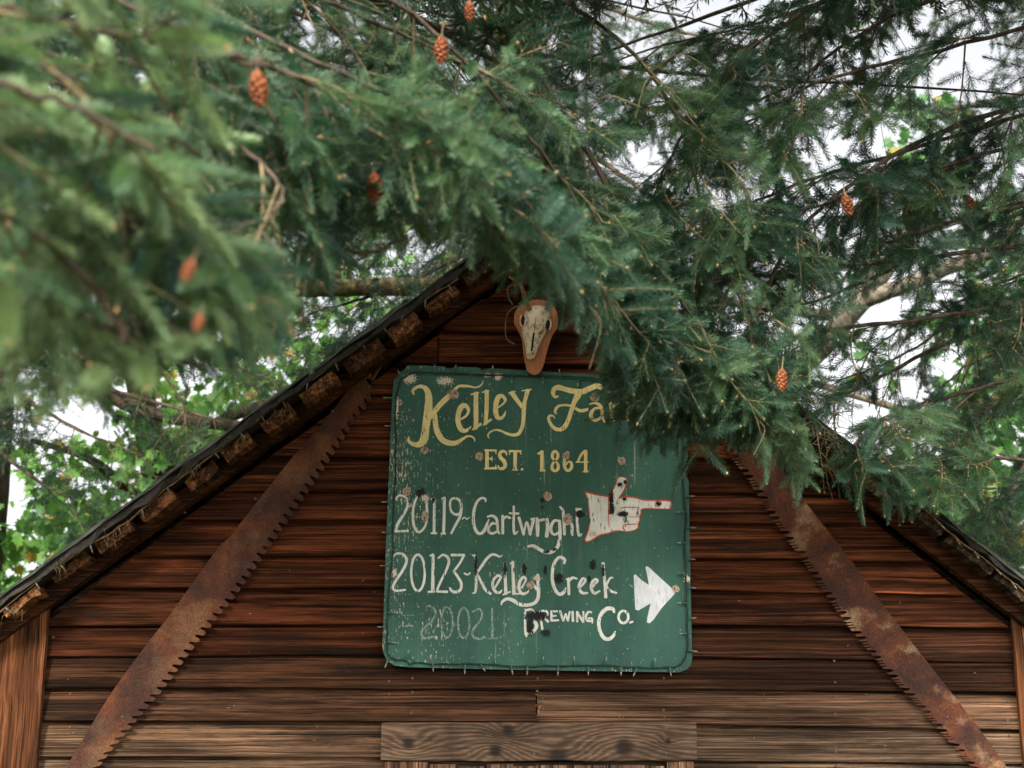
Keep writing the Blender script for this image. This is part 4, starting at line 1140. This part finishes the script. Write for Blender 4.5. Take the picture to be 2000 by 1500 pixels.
def make_spray(seed, L=.34, nlat=9, dens=1080, nl=.025, nw=.0011, bare=.0, sub=.5, mats=None, budp=.5, suntinted=.06):
    r = np.random.default_rng(seed); acc = MB()
    sag = r.uniform(.12, .3)
    def axis(t): return np.array([L * t, r0 * L * math.sin(t * 2.2), -sag * L * t * t])
    r0 = r.normal(0, .10)
    P = np.array([axis(t) for t in np.linspace(0, .8, 7)])
    V, F = tube(P, np.linspace(.0036, .0016, 7), 5, False); acc.add(V, F, 0)
    end = needles(acc, axis(.62), axis(1.0) - axis(.62), L * .42, .1, dens, nl, nw, r, 3 if r.random() < suntinted * 1.6 else 1); bud(acc, end, (1, 0, -.3))
    for i in range(nlat):
        t = .12 + .72 * (i + r.random() * .6) / nlat
        s = 1 if i % 2 else -1
        b = axis(t); ang = R(r.uniform(38, 68)) * s
        d = np.array([math.cos(ang), math.sin(ang), r.normal(-.12, .28)])
        l = L * r.uniform(.22, .42) * (1.15 - .55 * abs(t - .45))
        if r.random() < bare:
            Q = spline(np.array([b, b + unit(d) * l * .5 + (0, 0, .01), b + unit(d) * l + (0, 0, -l * .4)]), 4)
            V, F = tube(Q, np.linspace(.0018, .0008, len(Q)), 4, False); acc.add(V, F, 0); continue
        mi = 3 if r.random() < suntinted else 1
        end = needles(acc, b, d, l, r.uniform(.05, .35), dens, nl, nw, r, mi)
        if r.random() < budp: bud(acc, b + unit(d) * .008, d, r.uniform(.8, 1.5))
        if r.random() < budp * .6: bud(acc, end, d, r.uniform(.7, 1.1))
        if r.random() < sub:
            for s2 in (1, -1):
                ang2 = ang + s2 * R(r.uniform(32, 55)); b2 = b + unit(d) * l * r.uniform(.35, .6)
                d2 = np.array([math.cos(ang2), math.sin(ang2), r.normal(-.2, .2)])
                needles(acc, b2, d2, l * r.uniform(.45, .7), r.uniform(.05, .3), dens, nl, nw, r, mi)
    V, F, m = acc.out()
    return mesh_data('needle_spray', V, F, mats, m)


near_mats = [M['twig'], M['needle'], M['bud'], M['needle_suntint']]
far_mats = [M['bark'], M['needle_shade'], M['bud'], M['needle']]
SPR = [make_spray(100 + i, L=.30 + .03 * (i % 4), nlat=8 + i % 3, bare=(.0, .05, .0, .10)[i % 4], mats=near_mats) for i in range(9)]
SPR_NEAR = [make_spray(200 + i, L=.28 + .03 * (i % 3), nlat=5 + i % 3, dens=1500, nl=.024, nw=.0013, bare=(.0, .15, .0)[i % 3], sub=.2, mats=near_mats, suntinted=.7) for i in range(7)]
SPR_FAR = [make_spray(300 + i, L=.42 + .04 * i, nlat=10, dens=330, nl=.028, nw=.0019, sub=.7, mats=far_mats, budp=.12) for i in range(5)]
SPR_BARE = [make_spray(500 + i, L=.34, nlat=8, dens=240, bare=.72, sub=.2, mats=near_mats) for i in range(3)]

# where the photograph shows open sky or the shed front; boughs leave these directions free
GAPS = [(1010, 105, 50, 40), (1060, 180, 30, 30), (1230, 330, 75, 60), (1180, 270, 35, 22), (1245, 270, 40, 20), (1140, 140, 20, 20), (1270, 390, 50, 30), (1330, 440, 40, 40), (1700, 60, 110, 36), (1830, 120, 90, 30), (1620, 300, 55, 60), (1660, 330, 40, 30), (1570, 170, 40, 60), (1520, 40, 30, 20), (1740, 240, 40, 40), (1850, 270, 70, 50), (1900, 180, 50, 30), (1930, 330, 40, 20),
        (1440, 560, 60, 40), (1540, 550, 60, 28), (1690, 590, 90, 60), (1640, 700, 60, 40), (1570, 790, 50, 35), (1420, 640, 30, 50), (1780, 680, 60, 60), (1860, 700, 40, 60), (1700, 790, 60, 30), (1850, 590, 40, 30),
        (90, 830, 40, 80), (170, 800, 60, 45), (230, 750, 60, 30), (390, 735, 50, 40), (300, 780, 40, 20), (30, 960, 30, 90), (50, 1110, 50, 30), (520, 700, 30, 20), (180, 420, 30, 10), (500, 390, 40, 20), (530, 350, 24, 14), (540, 430, 20, 10), (600, 440, 20, 14), (740, 460, 20, 16), (860, 490, 20, 14), (25, 760, 20, 40)]


def in_gap(p, grow=1.0):
    x, y, _ = proj(p)
    for gx, gy, rx, ry in GAPS:
        if ((x - gx) / (rx * grow)) ** 2 + ((y - gy) / (ry * grow)) ** 2 < 1: return True
    return False


FRONT_X = [-400, 0, 60, 160, 270, 400, 560, 600, 640, 760, 900, 950, 1010, 1085, 1130, 1180, 1240, 1290, 1340, 1400, 1520, 1580, 1620, 1780, 1880, 2000, 2400]
FRONT_Y = [640, 660, 730, 745, 775, 715, 690, 550, 480, 455, 425, 480, 490, 505, 600, 690, 830, 885, 845, 850, 905, 860, 935, 985, 1010, 1060, 1150]


CONES = [(500, 173, 2.65), (862, 97, 3.5), (917, 22, 3.7), (730, 368, 3.1), (1651, 402, 4.35), (1895, 403, 5.0), (1528, 742, 4.2), (375, 530, 1.75), (390, 632, 1.85)]


def hides_cone(p, ln):
    x, y, z = proj(p)
    for cx, cy, d in CONES:
        if z < d + .12 and abs(x - cx) < 22 + .075 * FPX / z and abs(y - cy) < 28 + .075 * FPX / z: return True
    return False


def below_front(p, slack=0):
    x, y, _ = proj(p)
    return y > np.interp(x, FRONT_X, FRONT_Y) + slack


def make_trunk(tree, base, top, r0, r1, mat, lean=(0, 0)):
    P = np.array([[base[0] + lean[0] * t + .05 * math.sin(5 * t), base[1] + lean[1] * t, top * t] for t in np.linspace(0, 1, 14)])
    V, F = tube(P, np.linspace(r0, r1, 14), 12, True, .12)
    return child('trunk', V, F, mat, tree, smooth=True)


N_SPRAY = [0]


def bough(tree, tpos, pts, nspr, meshes, scale=(.9, 1.25), r0=.022, droop=.35, spread=1.0, front=True, gapk=1.0, mat=None, attach=True, start=.25, bias=(0, 0, 0), slack=0, above=False):
    W = [p if isinstance(p, np.ndarray) else at(*p) for p in pts]
    if attach:
        a = np.array([tpos[0], tpos[1], W[0][2] + .25])
        W = [a, a * .45 + W[0] * .55 + np.array([0, 0, .10])] + W
    W = [q + (rng.normal(0, .035, 3) if 0 < i_ else 0) for i_, q in enumerate(W)]
    S = spline(np.array(W), 9)
    S[1:-1] += rng.normal(0, .006, (len(S) - 2, 3)) * .5
    L = len(S)
    rr = np.linspace(r0, .0035, L)
    V, F = tube(S, rr, 6, True, .15)
    b = child('bough', V, F, mat or M['bark'], tree, smooth=True)
    loc_b = np.array(b.location) + np.array(tree.location)
    T = unit(np.gradient(S, axis=0))
    got = 0; tries = 0
    i0 = int(L * start) if attach else 0
    while got < nspr and tries < nspr * 9:
        tries += 1
        f = i0 + (L - 1 - i0) * ((got + rng.random()) / nspr) ** .85
        i = min(int(f), L - 1); p = S[i]
        x, y, dz = proj(p)
        if not above and (x < -260 or x > 2260 or y < -260):
            if rng.random() < .5: got += .5
            continue
        ang = R(rng.uniform(28, 80)) if i < L - 3 else R(rng.uniform(0, 25))
        side = unit(np.cross(T[i], UPV)) * rng.choice([-1, 1]) + UPV * rng.normal(-.1, .45)
        d = unit(T[i] * math.cos(ang) + unit(side) * math.sin(ang) * spread + np.array([0, 0, -droop]) * rng.uniform(.4, 1.4) + np.array(bias))
        me = meshes[rng.integers(len(meshes))]
        s = rng.uniform(*scale); ln = .36 * s
        tip = p + d * ln
        mar = -.030 * FPX / max(dz, .5) + 10
        if front and (below_front(tip, slack + mar * .6) or below_front(p + d * ln * .6, slack + mar) or below_front(p + d * ln * .3, slack + mar)): continue
        if any(hides_cone(p + d * ln * q, ln) for q in (.05, .25, .45, .65, .85, 1.0)): continue
        if above and proj(tip)[1] > -90 or above and proj(p + d * ln * .5)[1] > -90: continue
        if in_gap(p + d * ln * .55, gapk) or in_gap(tip, gapk * .8): continue
        X = d; Z = unit(UPV - d * (d @ UPV)); Yv = np.cross(Z, X)
        roll = rng.normal(0, .75)
        Y2 = Yv * math.cos(roll) + Z * math.sin(roll); Z2 = np.cross(X, Y2)
        o = bpy.data.objects.new('needle_spray', me); COL.objects.link(o); o.parent = b
        Mx = Matrix(((X[0], Y2[0], Z2[0], 0), (X[1], Y2[1], Z2[1], 0), (X[2], Y2[2], Z2[2], 0), (0, 0, 0, 1)))
        o.matrix_local = Matrix.Translation(Vector(p - loc_b)) @ Mx @ Matrix.Scale(s, 4)
        got += 1; N_SPRAY[0] += 1
    return b


# the fir that stands left of the camera; its boughs hang across the top of the view
TA = (-3.3, -3.7)
firA = empty('fir_tree', (TA[0], TA[1], 0), 'blurred near fir whose boughs hang across the upper left', 'fir tree', 'fir trees round the shed')
make_trunk(firA, (0 + TA[0], TA[1]), 9.0, .24, .10, M['bark'])
A = [
    ([(-420, 60, 1.9), (-60, 200, 1.85), (140, 260, 1.8), (300, 330, 1.85)], 15, 1.0),
    ([(-420, 330, 1.9), (-40, 440, 1.9), (150, 540, 1.95), (250, 640, 2.0)], 16, 1.0),
    ([(-300, -140, 2.1), (50, -20, 2.1), (330, 60, 2.25), (560, 170, 2.5)], 18, 1.0),
    ([(-300, 200, 2.4), (150, 290, 2.4), (380, 450, 2.4), (500, 600, 2.4)], 18, 1.0),
    ([(-300, 420, 2.6), (60, 540, 2.5), (250, 600, 2.4), (420, 640, 2.3)], 16, 1.0),
    ([(-200, -160, 2.9), (300, 20, 2.8), (600, 130, 2.9), (860, 280, 3.2)], 20, 1.0),
    ([(-100, 120, 3.3), (350, 280, 3.2), (640, 400, 3.2), (800, 440, 3.3)], 20, 1.0),
    ([(100, -180, 3.4), (560, 60, 3.2), (860, 270, 3.4), (1050, 440, 3.6)], 22, 1.0),
    ([(0, 40, 3.3), (420, 170, 3.1), (700, 290, 3.2), (930, 400, 3.5)], 20, 1.0),
    ([(-200, 300, 3.1), (250, 390, 3.0), (480, 440, 2.9), (560, 460, 2.9)], 14, 1.0),
    ([(300, -220, 3.9), (760, 0, 3.7), (1050, 260, 3.9), (1270, 560, 4.1)], 22, 1.0),
    ([(600, -240, 4.3), (1000, 60, 4.2), (1280, 420, 4.2), (1440, 760, 4.4)], 24, 1.0),
    ([(300, 0, 3.9), (800, 180, 4.0), (1080, 420, 4.1), (1230, 700, 4.4)], 24, 1.0),
    ([(200, 200, 4.1), (650, 330, 4.0), (880, 370, 4.0), (1010, 430, 4.1)], 18, 1.0),
    ([(800, -200, 4.5), (1200, 150, 4.4), (1400, 480, 4.4), (1520, 800, 4.5)], 22, 1.0),
]
A += [
    ([(700, 0, 4.3), (1060, 300, 4.3), (1200, 560, 4.4), (1290, 800, 4.6)], 22, 1.0),
    ([(800, 300, 4.2), (1080, 520, 4.3), (1220, 660, 4.5), (1300, 720, 4.6)], 18, 1.0),
    ([(900, 100, 4.4), (1200, 400, 4.5), (1340, 660, 4.6), (1380, 780, 4.6)], 20, 1.0),
    ([(-200, 80, 3.6), (300, 220, 3.5), (560, 330, 3.5), (760, 420, 3.6)], 20, 1.0),
    ([(100, -120, 3.7), (500, -20, 3.6), (800, 80, 3.7), (1000, 200, 3.9)], 22, 1.0),
    ([(-400, -80, 2.3), (-50, 60, 2.2), (200, 120, 2.2), (420, 230, 2.3)], 14, 1.0),
]
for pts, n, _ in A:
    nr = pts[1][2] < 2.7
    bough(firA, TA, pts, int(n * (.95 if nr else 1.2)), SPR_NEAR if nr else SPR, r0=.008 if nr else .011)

for pts in ([(-260, 160, 2.5), (120, 280, 2.4), (260, 360, 2.35), (340, 430, 2.3)], [(-260, 260, 2.3), (60, 330, 2.2), (190, 400, 2.2), (260, 470, 2.15)], [(100, 100, 2.9), (360, 260, 2.8), (470, 360, 2.7), (520, 430, 2.7)]):
    bough(firA, TA, pts, 8, SPR_BARE, r0=.007, droop=1.6, slack=-40)

bough(firA, TA, [(700, 150, 4.4), (1040, 430, 4.6), (1165, 620, 4.9), (1195, 760, 5.1)], 9, SPR, r0=.008, scale=(.40, .55), start=.78, droop=1.5, slack=105)
bough(firA, TA, [(800, 150, 4.4), (1100, 430, 4.6), (1215, 640, 4.9), (1240, 760, 5.1)], 9, SPR, r0=.008, scale=(.45, .65), start=.74, droop=1.4, slack=80)

# the fir right of the shed, in focus
TB = (3.5, -.7)
firB = empty('fir_tree', (TB[0], TB[1], 0), 'sharp fir whose boughs reach in from the right over the roof', 'fir tree', 'fir trees round the shed')
make_trunk(firB, TB, 10.0, .26, .12, M['bark'])
B = [
    ([(2400, -60, 5.0), (1900, 90, 4.9), (1560, 200, 4.7), (1380, 330, 4.6)], 26),
    ([(2400, 180, 5.2), (1950, 300, 5.0), (1640, 400, 4.7), (1450, 500, 4.6)], 26),
    ([(2400, 320, 5.2), (1950, 430, 5.1), (1680, 490, 4.9), (1500, 620, 4.6)], 24),
    ([(2400, 500, 5.4), (1950, 600, 5.2), (1620, 640, 4.9), (1380, 660, 4.6), (1300, 720, 4.5)], 24),
    ([(2400, 660, 5.3), (2000, 760, 5.1), (1720, 830, 5.0), (1640, 900, 4.9)], 20),
    ([(2400, 760, 5.3), (2050, 850, 5.2), (1850, 890, 5.1), (1760, 940, 5.0)], 18),
    ([(2400, 830, 5.6), (2080, 920, 5.5), (1930, 960, 5.4)], 10),
    ([(2200, -240, 5.6), (1800, -60, 5.6), (1500, 40, 5.5), (1250, 120, 5.3)], 24),
    ([(1900, -160, 5.2), (1500, 80, 4.9), (1340, 260, 4.7), (1260, 460, 4.5)], 24),
    ([(1900, 240, 5.0), (1600, 440, 4.7), (1480, 640, 4.5), (1420, 800, 4.5)], 22),
    ([(2400, 60, 6.0), (2000, 200, 5.9), (1800, 330, 5.8), (1700, 420, 5.7)], 18),
    ([(2300, 400, 6.2), (2000, 520, 6.0), (1850, 620, 5.9)], 12),
]
B += [
    ([(2300, -150, 5.3), (1800, 40, 5.1), (1480, 170, 4.9), (1300, 260, 4.8)], 22),
    ([(2300, 100, 5.4), (1850, 260, 5.2), (1520, 360, 4.9), (1350, 480, 4.7)], 22),
    ([(2300, 420, 5.3), (1850, 500, 5.1), (1560, 520, 4.8), (1380, 560, 4.6), (1260, 640, 4.5)], 22),
]
for pts, n in B:
    bough(firB, TB, pts, n, SPR, r0=.013)
for pts in ([(2300, 540, 5.6), (1900, 640, 5.4), (1650, 760, 5.3), (1560, 850, 5.2)], [(2300, 300, 6.0), (1900, 470, 5.8), (1600, 560, 5.6), (1430, 590, 5.5)], [(2300, 680, 5.8), (1950, 800, 5.7), (1800, 900, 5.6)]):
    bough(firB, TB, pts, 12, SPR_BARE, r0=.016, gapk=.45)

for pts in ([(2300, 500, 7.2), (1950, 610, 7.0), (1760, 680, 6.8), (1640, 760, 6.6)], [(2300, 620, 7.0), (2000, 700, 6.9), (1850, 780, 6.8), (1760, 850, 6.7)]):
    bough(firB, TB, pts, 12, SPR, r0=.016, gapk=.4)
    bough(firB, TB, [(x + 40, y - 60, d + .3) for x, y, d in pts], 9, SPR_BARE, r0=.012, gapk=.2, droop=.8)

# unseen upper crown boughs, added above the picture to shade the gable from open sky
for tr, tp, sg in ((firA, TA, 1), (firB, TB, -1)):
    for k in range(11):
        x0 = tp[0] + sg * 1.0; reach = rng.uniform(2.6, 4.6); yy = rng.uniform(-2.3, .9); zz = 4.75 + .16 * k + max(0, yy) * .5
        pts = [np.array([x0, tp[1] * .5 + yy * .5, zz + .2]), np.array([x0 + sg * reach * .5, yy, zz]), np.array([x0 + sg * reach, yy + rng.normal(0, .4), zz - .25])]
        bough(tr, tp, pts, 13, SPR_FAR, r0=.03, front=False, scale=(1.7, 2.4), start=.2, above=True, gapk=.01)

# firs behind the shed, shade painted into their needle colour
TC = tuple(at(-25, 700, 10.2)[:2])
firC = empty('fir_tree', (TC[0], TC[1], 0), 'dark fir trunk at the far left edge behind the shed', 'fir tree', 'fir trees round the shed')
make_trunk(firC, TC, 12.0, .20, .12, M['bark'])
for pts, n in (([(60, 690, 9.8), (200, 740, 9.4), (330, 800, 9.0), (430, 830, 8.8)], 10), ([(40, 420, 9.8), (250, 480, 9.4), (480, 560, 9.0)], 22), ([(40, 200, 9.8), (300, 260, 9.4), (600, 350, 9.0)], 26), ([(40, 0, 9.8), (300, 60, 9.4), (650, 160, 9.0)], 26), ([(60, 560, 9.9), (220, 600, 9.6), (420, 640, 9.3)], 18),
               ([(-60, 850, 9.6), (60, 930, 9.4), (160, 990, 9.2)], 8), ([(40, 300, 9.8), (350, 380, 9.4), (680, 470, 9.0)], 24), ([(40, 100, 9.9), (400, 160, 9.6), (760, 250, 9.2)], 24)):
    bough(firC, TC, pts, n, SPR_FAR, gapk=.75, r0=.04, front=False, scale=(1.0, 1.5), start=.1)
for pts, n in (([(40, 640, 9.6), (170, 690, 9.2), (300, 740, 8.9), (380, 800, 8.8)], 10), ([(60, 780, 9.5), (180, 840, 9.2), (290, 900, 9.0)], 8), ([(60, 600, 9.8), (300, 660, 9.2), (480, 720, 8.9), (560, 760, 8.8)], 14)):
    bough(firC, TC, pts, n, SPR_FAR + SPR_BARE, gapk=.35, r0=.03, front=False, scale=(.9, 1.3), start=.1, droop=.7)
TD = tuple(at(1010, 600, 10.6)[:2])
firD = empty('fir_tree', (TD[0], TD[1], 0), 'shaded fir behind the shed ridge with a mossy sawn limb', 'fir tree', 'fir trees round the shed')
make_trunk(firD, TD, 13.0, .26, .12, M['moss'])
for pts, n in (([(900, 480, 9.4), (760, 560, 8.6), (600, 640, 8.0)], 20), ([(880, 360, 9.6), (700, 440, 9.0), (560, 520, 8.5)], 24), ([(860, 200, 9.8), (640, 280, 9.4), (450, 340, 9.0)], 22), ([(1150, 300, 9.8), (1350, 420, 9.2), (1480, 480, 8.8)], 18), ([(1150, 100, 9.8), (1350, 200, 9.4), (1540, 300, 9.0)], 20),
               ([(900, 40, 9.8), (700, 90, 9.4), (500, 150, 9.0)], 20), ([(1120, -20, 10), (1300, 40, 9.6), (1500, 100, 9.2)], 18), ([(1000, 200, 9.6), (960, 320, 9.0), (900, 420, 8.6)], 20), ([(1080, 350, 9.6), (1150, 480, 9.0), (1240, 560, 8.6)], 18), ([(860, 560, 9.2), (740, 650, 8.6), (640, 700, 8.2)], 18)):
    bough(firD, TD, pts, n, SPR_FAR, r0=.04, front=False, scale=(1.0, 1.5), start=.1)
P = spline(np.array([at(1030, 540, 10.3), at(900, 556, 9.2), at(760, 560, 8.5), at(640, 562, 8.1), at(577, 563, 7.9)]), 6)
V, F = tube(P, np.interp(np.linspace(0, 1, len(P)), [0, .5, 1], [.07, .055, .050]), 12, True, .10); child('sawn_limb', V, F, M['moss'], firD, smooth=True)
TE = tuple(at(2120, 500, 9.5)[:2])
firE = empty('fir_tree', (TE[0], TE[1], 0), 'shaded fir beyond the roof at the right edge', 'fir tree', 'fir trees round the shed')
make_trunk(firE, TE, 13.0, .26, .12, M['bark'])
for pts, n in (([(2060, 380, 9.2), (1850, 440, 8.6), (1700, 480, 8.2)], 18), ([(2060, 0, 9.4), (1800, 5, 9.0), (1560, 10, 8.6)], 18), ([(2060, 150, 9.4), (1850, 210, 9.0), (1700, 190, 8.6)], 12), ([(2060, 560, 9.2), (1960, 640, 8.6), (1900, 740, 8.2)], 12), ([(2060, 850, 9.0), (1960, 960, 8.6), (1900, 1010, 8.3)], 16), ([(2060, 1000, 9.0), (1990, 1050, 8.7), (1950, 1080, 8.5)], 10), ([(2060, 420, 9.0), (1880, 500, 8.4), (1800, 560, 8.0)], 10)):
    bough(firE, TE, pts, n, SPR_FAR, r0=.045, front=False, scale=(.9, 1.3), start=.1)

# ------------------------------------------------------------------ maples behind
lobes = [(0, 0), (.10, -.06), (.30, -.12), (.24, .04), (.52, .10), (.34, .20), (.44, .40), (.26, .38), (.20, .50), (.12, .44), (0, .80)]
LV = [(x, 0.10 * abs(x) - .12 * y * y, y) for x, y in lobes] + [(-x, 0.10 * abs(x) - .12 * y * y, y) for x, y in lobes[1:-1][::-1]]
lc = len(LV); LV.append((0, 0.0, .22))
LF = [(lc, i, (i + 1) % lc) for i in range(lc)]
LV = np.array(LV) - (0, 0, 0)
LV = LV * .125


def maple(label, base, limbs, regions, seed, bark):
    r = np.random.default_rng(seed)
    tree = empty('maple_tree', (base[0], base[1], 0), label, 'maple tree', 'maples behind the shed')
    for pts, ra, rb in limbs:
        W = spline(np.array([p if len(p) == 3 and isinstance(p, np.ndarray) else at(*p) for p in pts]), 7)
        V, F = tube(W, np.linspace(ra, rb, len(W)), 9, True, .12); child('limb', V, F, M[bark], tree, smooth=True)
    pts = []
    for (x0, y0, x1, y1, d0, d1, n) in regions:
        k = 0; n = int(n * 1.9)
        while k < n:
            x, y, d = r.uniform(x0, x1), r.uniform(y0, y1), r.uniform(d0, d1)
            p = at(x, y, d); k += 1
            if in_gap(p, .85) and r.random() < .86: continue
            pts.append((d, p))
    pts.sort(key=lambda q: q[0])
    me1 = mesh_data('leaf', LV, LF, [M['leaf']]); me2 = mesh_data('leaf', LV, LF, [M['leaf_y']])
    mb = MB(); base_l = np.array(tree.location)
    for i, (d, p) in enumerate(pts):
        s = r.uniform(.7, 1.25)
        n = unit(np.array([r.normal(0, .6), r.normal(-.3, .6), r.normal(.5, .5)]))
        dirn = unit(np.array([r.normal(0, .7), r.normal(0, .4), -1 + r.normal(0, .5)]))
        X = unit(np.cross(dirn, n)); Yv = np.cross(dirn, X)
        m3 = np.stack([X, Yv, dirn], 1)
        if i < 295:
            o = bpy.data.objects.new('leaf', me2 if r.random() < .06 else me1); COL.objects.link(o); o.parent = tree
            o.matrix_local = Matrix.Translation(Vector(p - base_l)) @ Matrix([[*m3[k], 0] for k in range(3)] + [[0, 0, 0, 1]]) @ Matrix.Scale(s, 4)
        else:
            mb.add((m3 @ (LV * s).T).T + p, LF, 1 if r.random() < .06 else 0)
    if mb.n:
        V, F, m = mb.out(); o = child('crown', V, F, [M['leaf'], M['leaf_y']], tree, m); o['kind'] = 'stuff'
    return tree


bL = at(300, 1300, 11.5)
maple('green maple seen through the gap left of the roof', bL, [([np.array([bL[0], bL[1], 0]), at(330, 1100, 11.4), at(300, 900, 11.0), at(260, 700, 10.8), at(200, 450, 10.8)], .16, .07), ([at(310, 950, 11.1), at(420, 830, 10.4), at(560, 780, 10.2), at(700, 740, 10.2)], .06, .03), ([at(300, 1000, 11.2), at(180, 900, 10.6), at(60, 860, 10.4)], .05, .02),
                                                         ([at(150, 700, 10.2), at(230, 780, 10.0), at(330, 815, 9.8), at(480, 835, 9.8)], .055, .04)],
      [(-60, 860, 560, 1180, 9.5, 13.5, 900), (280, 740, 640, 900, 9.5, 13, 260), (420, 660, 800, 800, 10, 14, 320), (-60, 980, 260, 1180, 9.5, 12, 260), (850, 470, 960, 560, 11, 13, 40), (120, 640, 420, 760, 11, 14, 120), (380, 380, 800, 640, 12, 15, 420), (0, 300, 400, 640, 12.5, 15, 260), (40, 680, 460, 880, 10, 13, 170)], 5, 'bark')
bR = at(1480, 1300, 10.5)
maple('green maple with a pale forked limb right of the ridge', bR, [([np.array([bR[0], bR[1], 0]), at(1500, 1000, 10.4), at(1540, 760, 10.0), at(1620, 660, 9.8), at(1700, 565, 9.7), at(1760, 470, 9.7), at(1800, 400, 9.7), at(1815, 350, 9.8)], .105, .045), ([at(1690, 585, 9.7), at(1800, 545, 9.6), at(1900, 505, 9.6), at(2040, 470, 9.6)], .06, .04),
                                                              ([at(1660, 620, 9.8), at(1500, 600, 9.8), at(1380, 585, 9.8)], .04, .025), ([at(1560, 740, 10), at(1760, 800, 9.9), at(1900, 860, 9.9), at(2060, 930, 9.9)], .03, .02)],
      [(1830, 640, 2060, 1120, 9.5, 13, 700), (1800, 560, 2060, 700, 10, 13, 150), (1740, 180, 1900, 330, 10, 12, 110), (1340, 520, 1420, 620, 10.5, 12, 60), (1640, 20, 1680, 60, 9.8, 10, 3), (1880, 380, 2060, 560, 10, 13, 120), (1640, 640, 1760, 760, 10, 12, 20), (1780, 900, 2060, 1140, 10, 13, 200)], 6, 'pale_bark')

# ------------------------------------------------------------------ cones
def cone_mesh():
    mb = MB(); n = 46
    V, F = tube([(0, 0, 0), (0, 0, -.012), (0, 0, -.035), (0, 0, -.06), (0, 0, -.070)], [.004, .010, .0125, .008, .002], 8); mb.add(V, F, 0)
    for i in range(n):
        t = (i + .5) / n; a = i * 2.39996; z = -.003 - .063 * t
        rad = .0165 * math.sin(math.pi * min(.96, .12 + .86 * t)) ** .6
        o = np.array([math.cos(a), math.sin(a), 0]); s = np.array([-math.sin(a), math.cos(a), 0]); w_ = .0085 * (.6 + .5 * math.sin(math.pi * t))
        b = np.array([0, 0, z + .006])
        q = [b + o * rad * .45 - s * w_ * .4, b + o * rad * .45 + s * w_ * .4, b + o * rad * 1.0 + s * w_ * .75 - (0, 0, .007), b + o * rad * 1.16 - (0, 0, .013), b + o * rad * 1.0 - s * w_ * .75 - (0, 0, .007)]
        q2 = [p - np.array([0, 0, .0022]) - o * .0012 for p in q]
        mb.add(q + q2, [(0, 1, 2, 3, 4), (9, 8, 7, 6, 5), (2, 7, 8, 3), (3, 8, 9, 4), (1, 6, 7, 2), (4, 9, 5, 0)], 0)
    V, F, m = mb.out()
    return mesh_data('cone_scales', V, F, [M['cone']])


cone_me = cone_mesh()
stalk_me = mesh_data('stalk', *tube([(0, 0, -.002), (0.002, 0, .015), (.006, 0, .04)], [.0028, .002, .002], 5), [M['twig']])
for (px, py, d, s, tilt, lab) in ((500, 173, 2.65, 1.0, -.1, 'large blurred red-brown fir cone hanging near the upper left'), (862, 97, 3.5, 1.0, .1, 'brown fir cone in the upper middle just below the topmost one'), (917, 22, 3.7, .8, 0, 'topmost fir cone cut close to the upper picture edge'),
                                  (730, 368, 3.1, 1.0, .05, 'brown fir cone hanging above the left roof slope'), (1651, 402, 4.35, 1.0, -.15, 'sharp dark fir cone among boughs right of the ridge'), (1895, 403, 5.0, .95, -.05, 'small fir cone farthest to the right'),
                                  (1528, 742, 4.2, .95, .05, 'fir cone hanging in front of the right roof edge'), (375, 530, 1.75, .42, .2, 'small blurred orange fir cone low on the left bough'), (390, 632, 1.85, .36, .1, 'tiny blurred rust-coloured cone at the lowest left twigs')):
    p = at(px, py, d) + np.array([0, 0, .035 * s])
    e = empty('fir_cone', tuple(p), lab, 'fir cone', 'cones hanging in the firs')
    e.scale = (s, s, s); e.rotation_euler = (tilt, tilt, rng.random() * 6)
    add('scales', cone_me, e); add('stalk', stalk_me, e)

print('sprays', N_SPRAY[0], 'objects', len(bpy.data.objects))
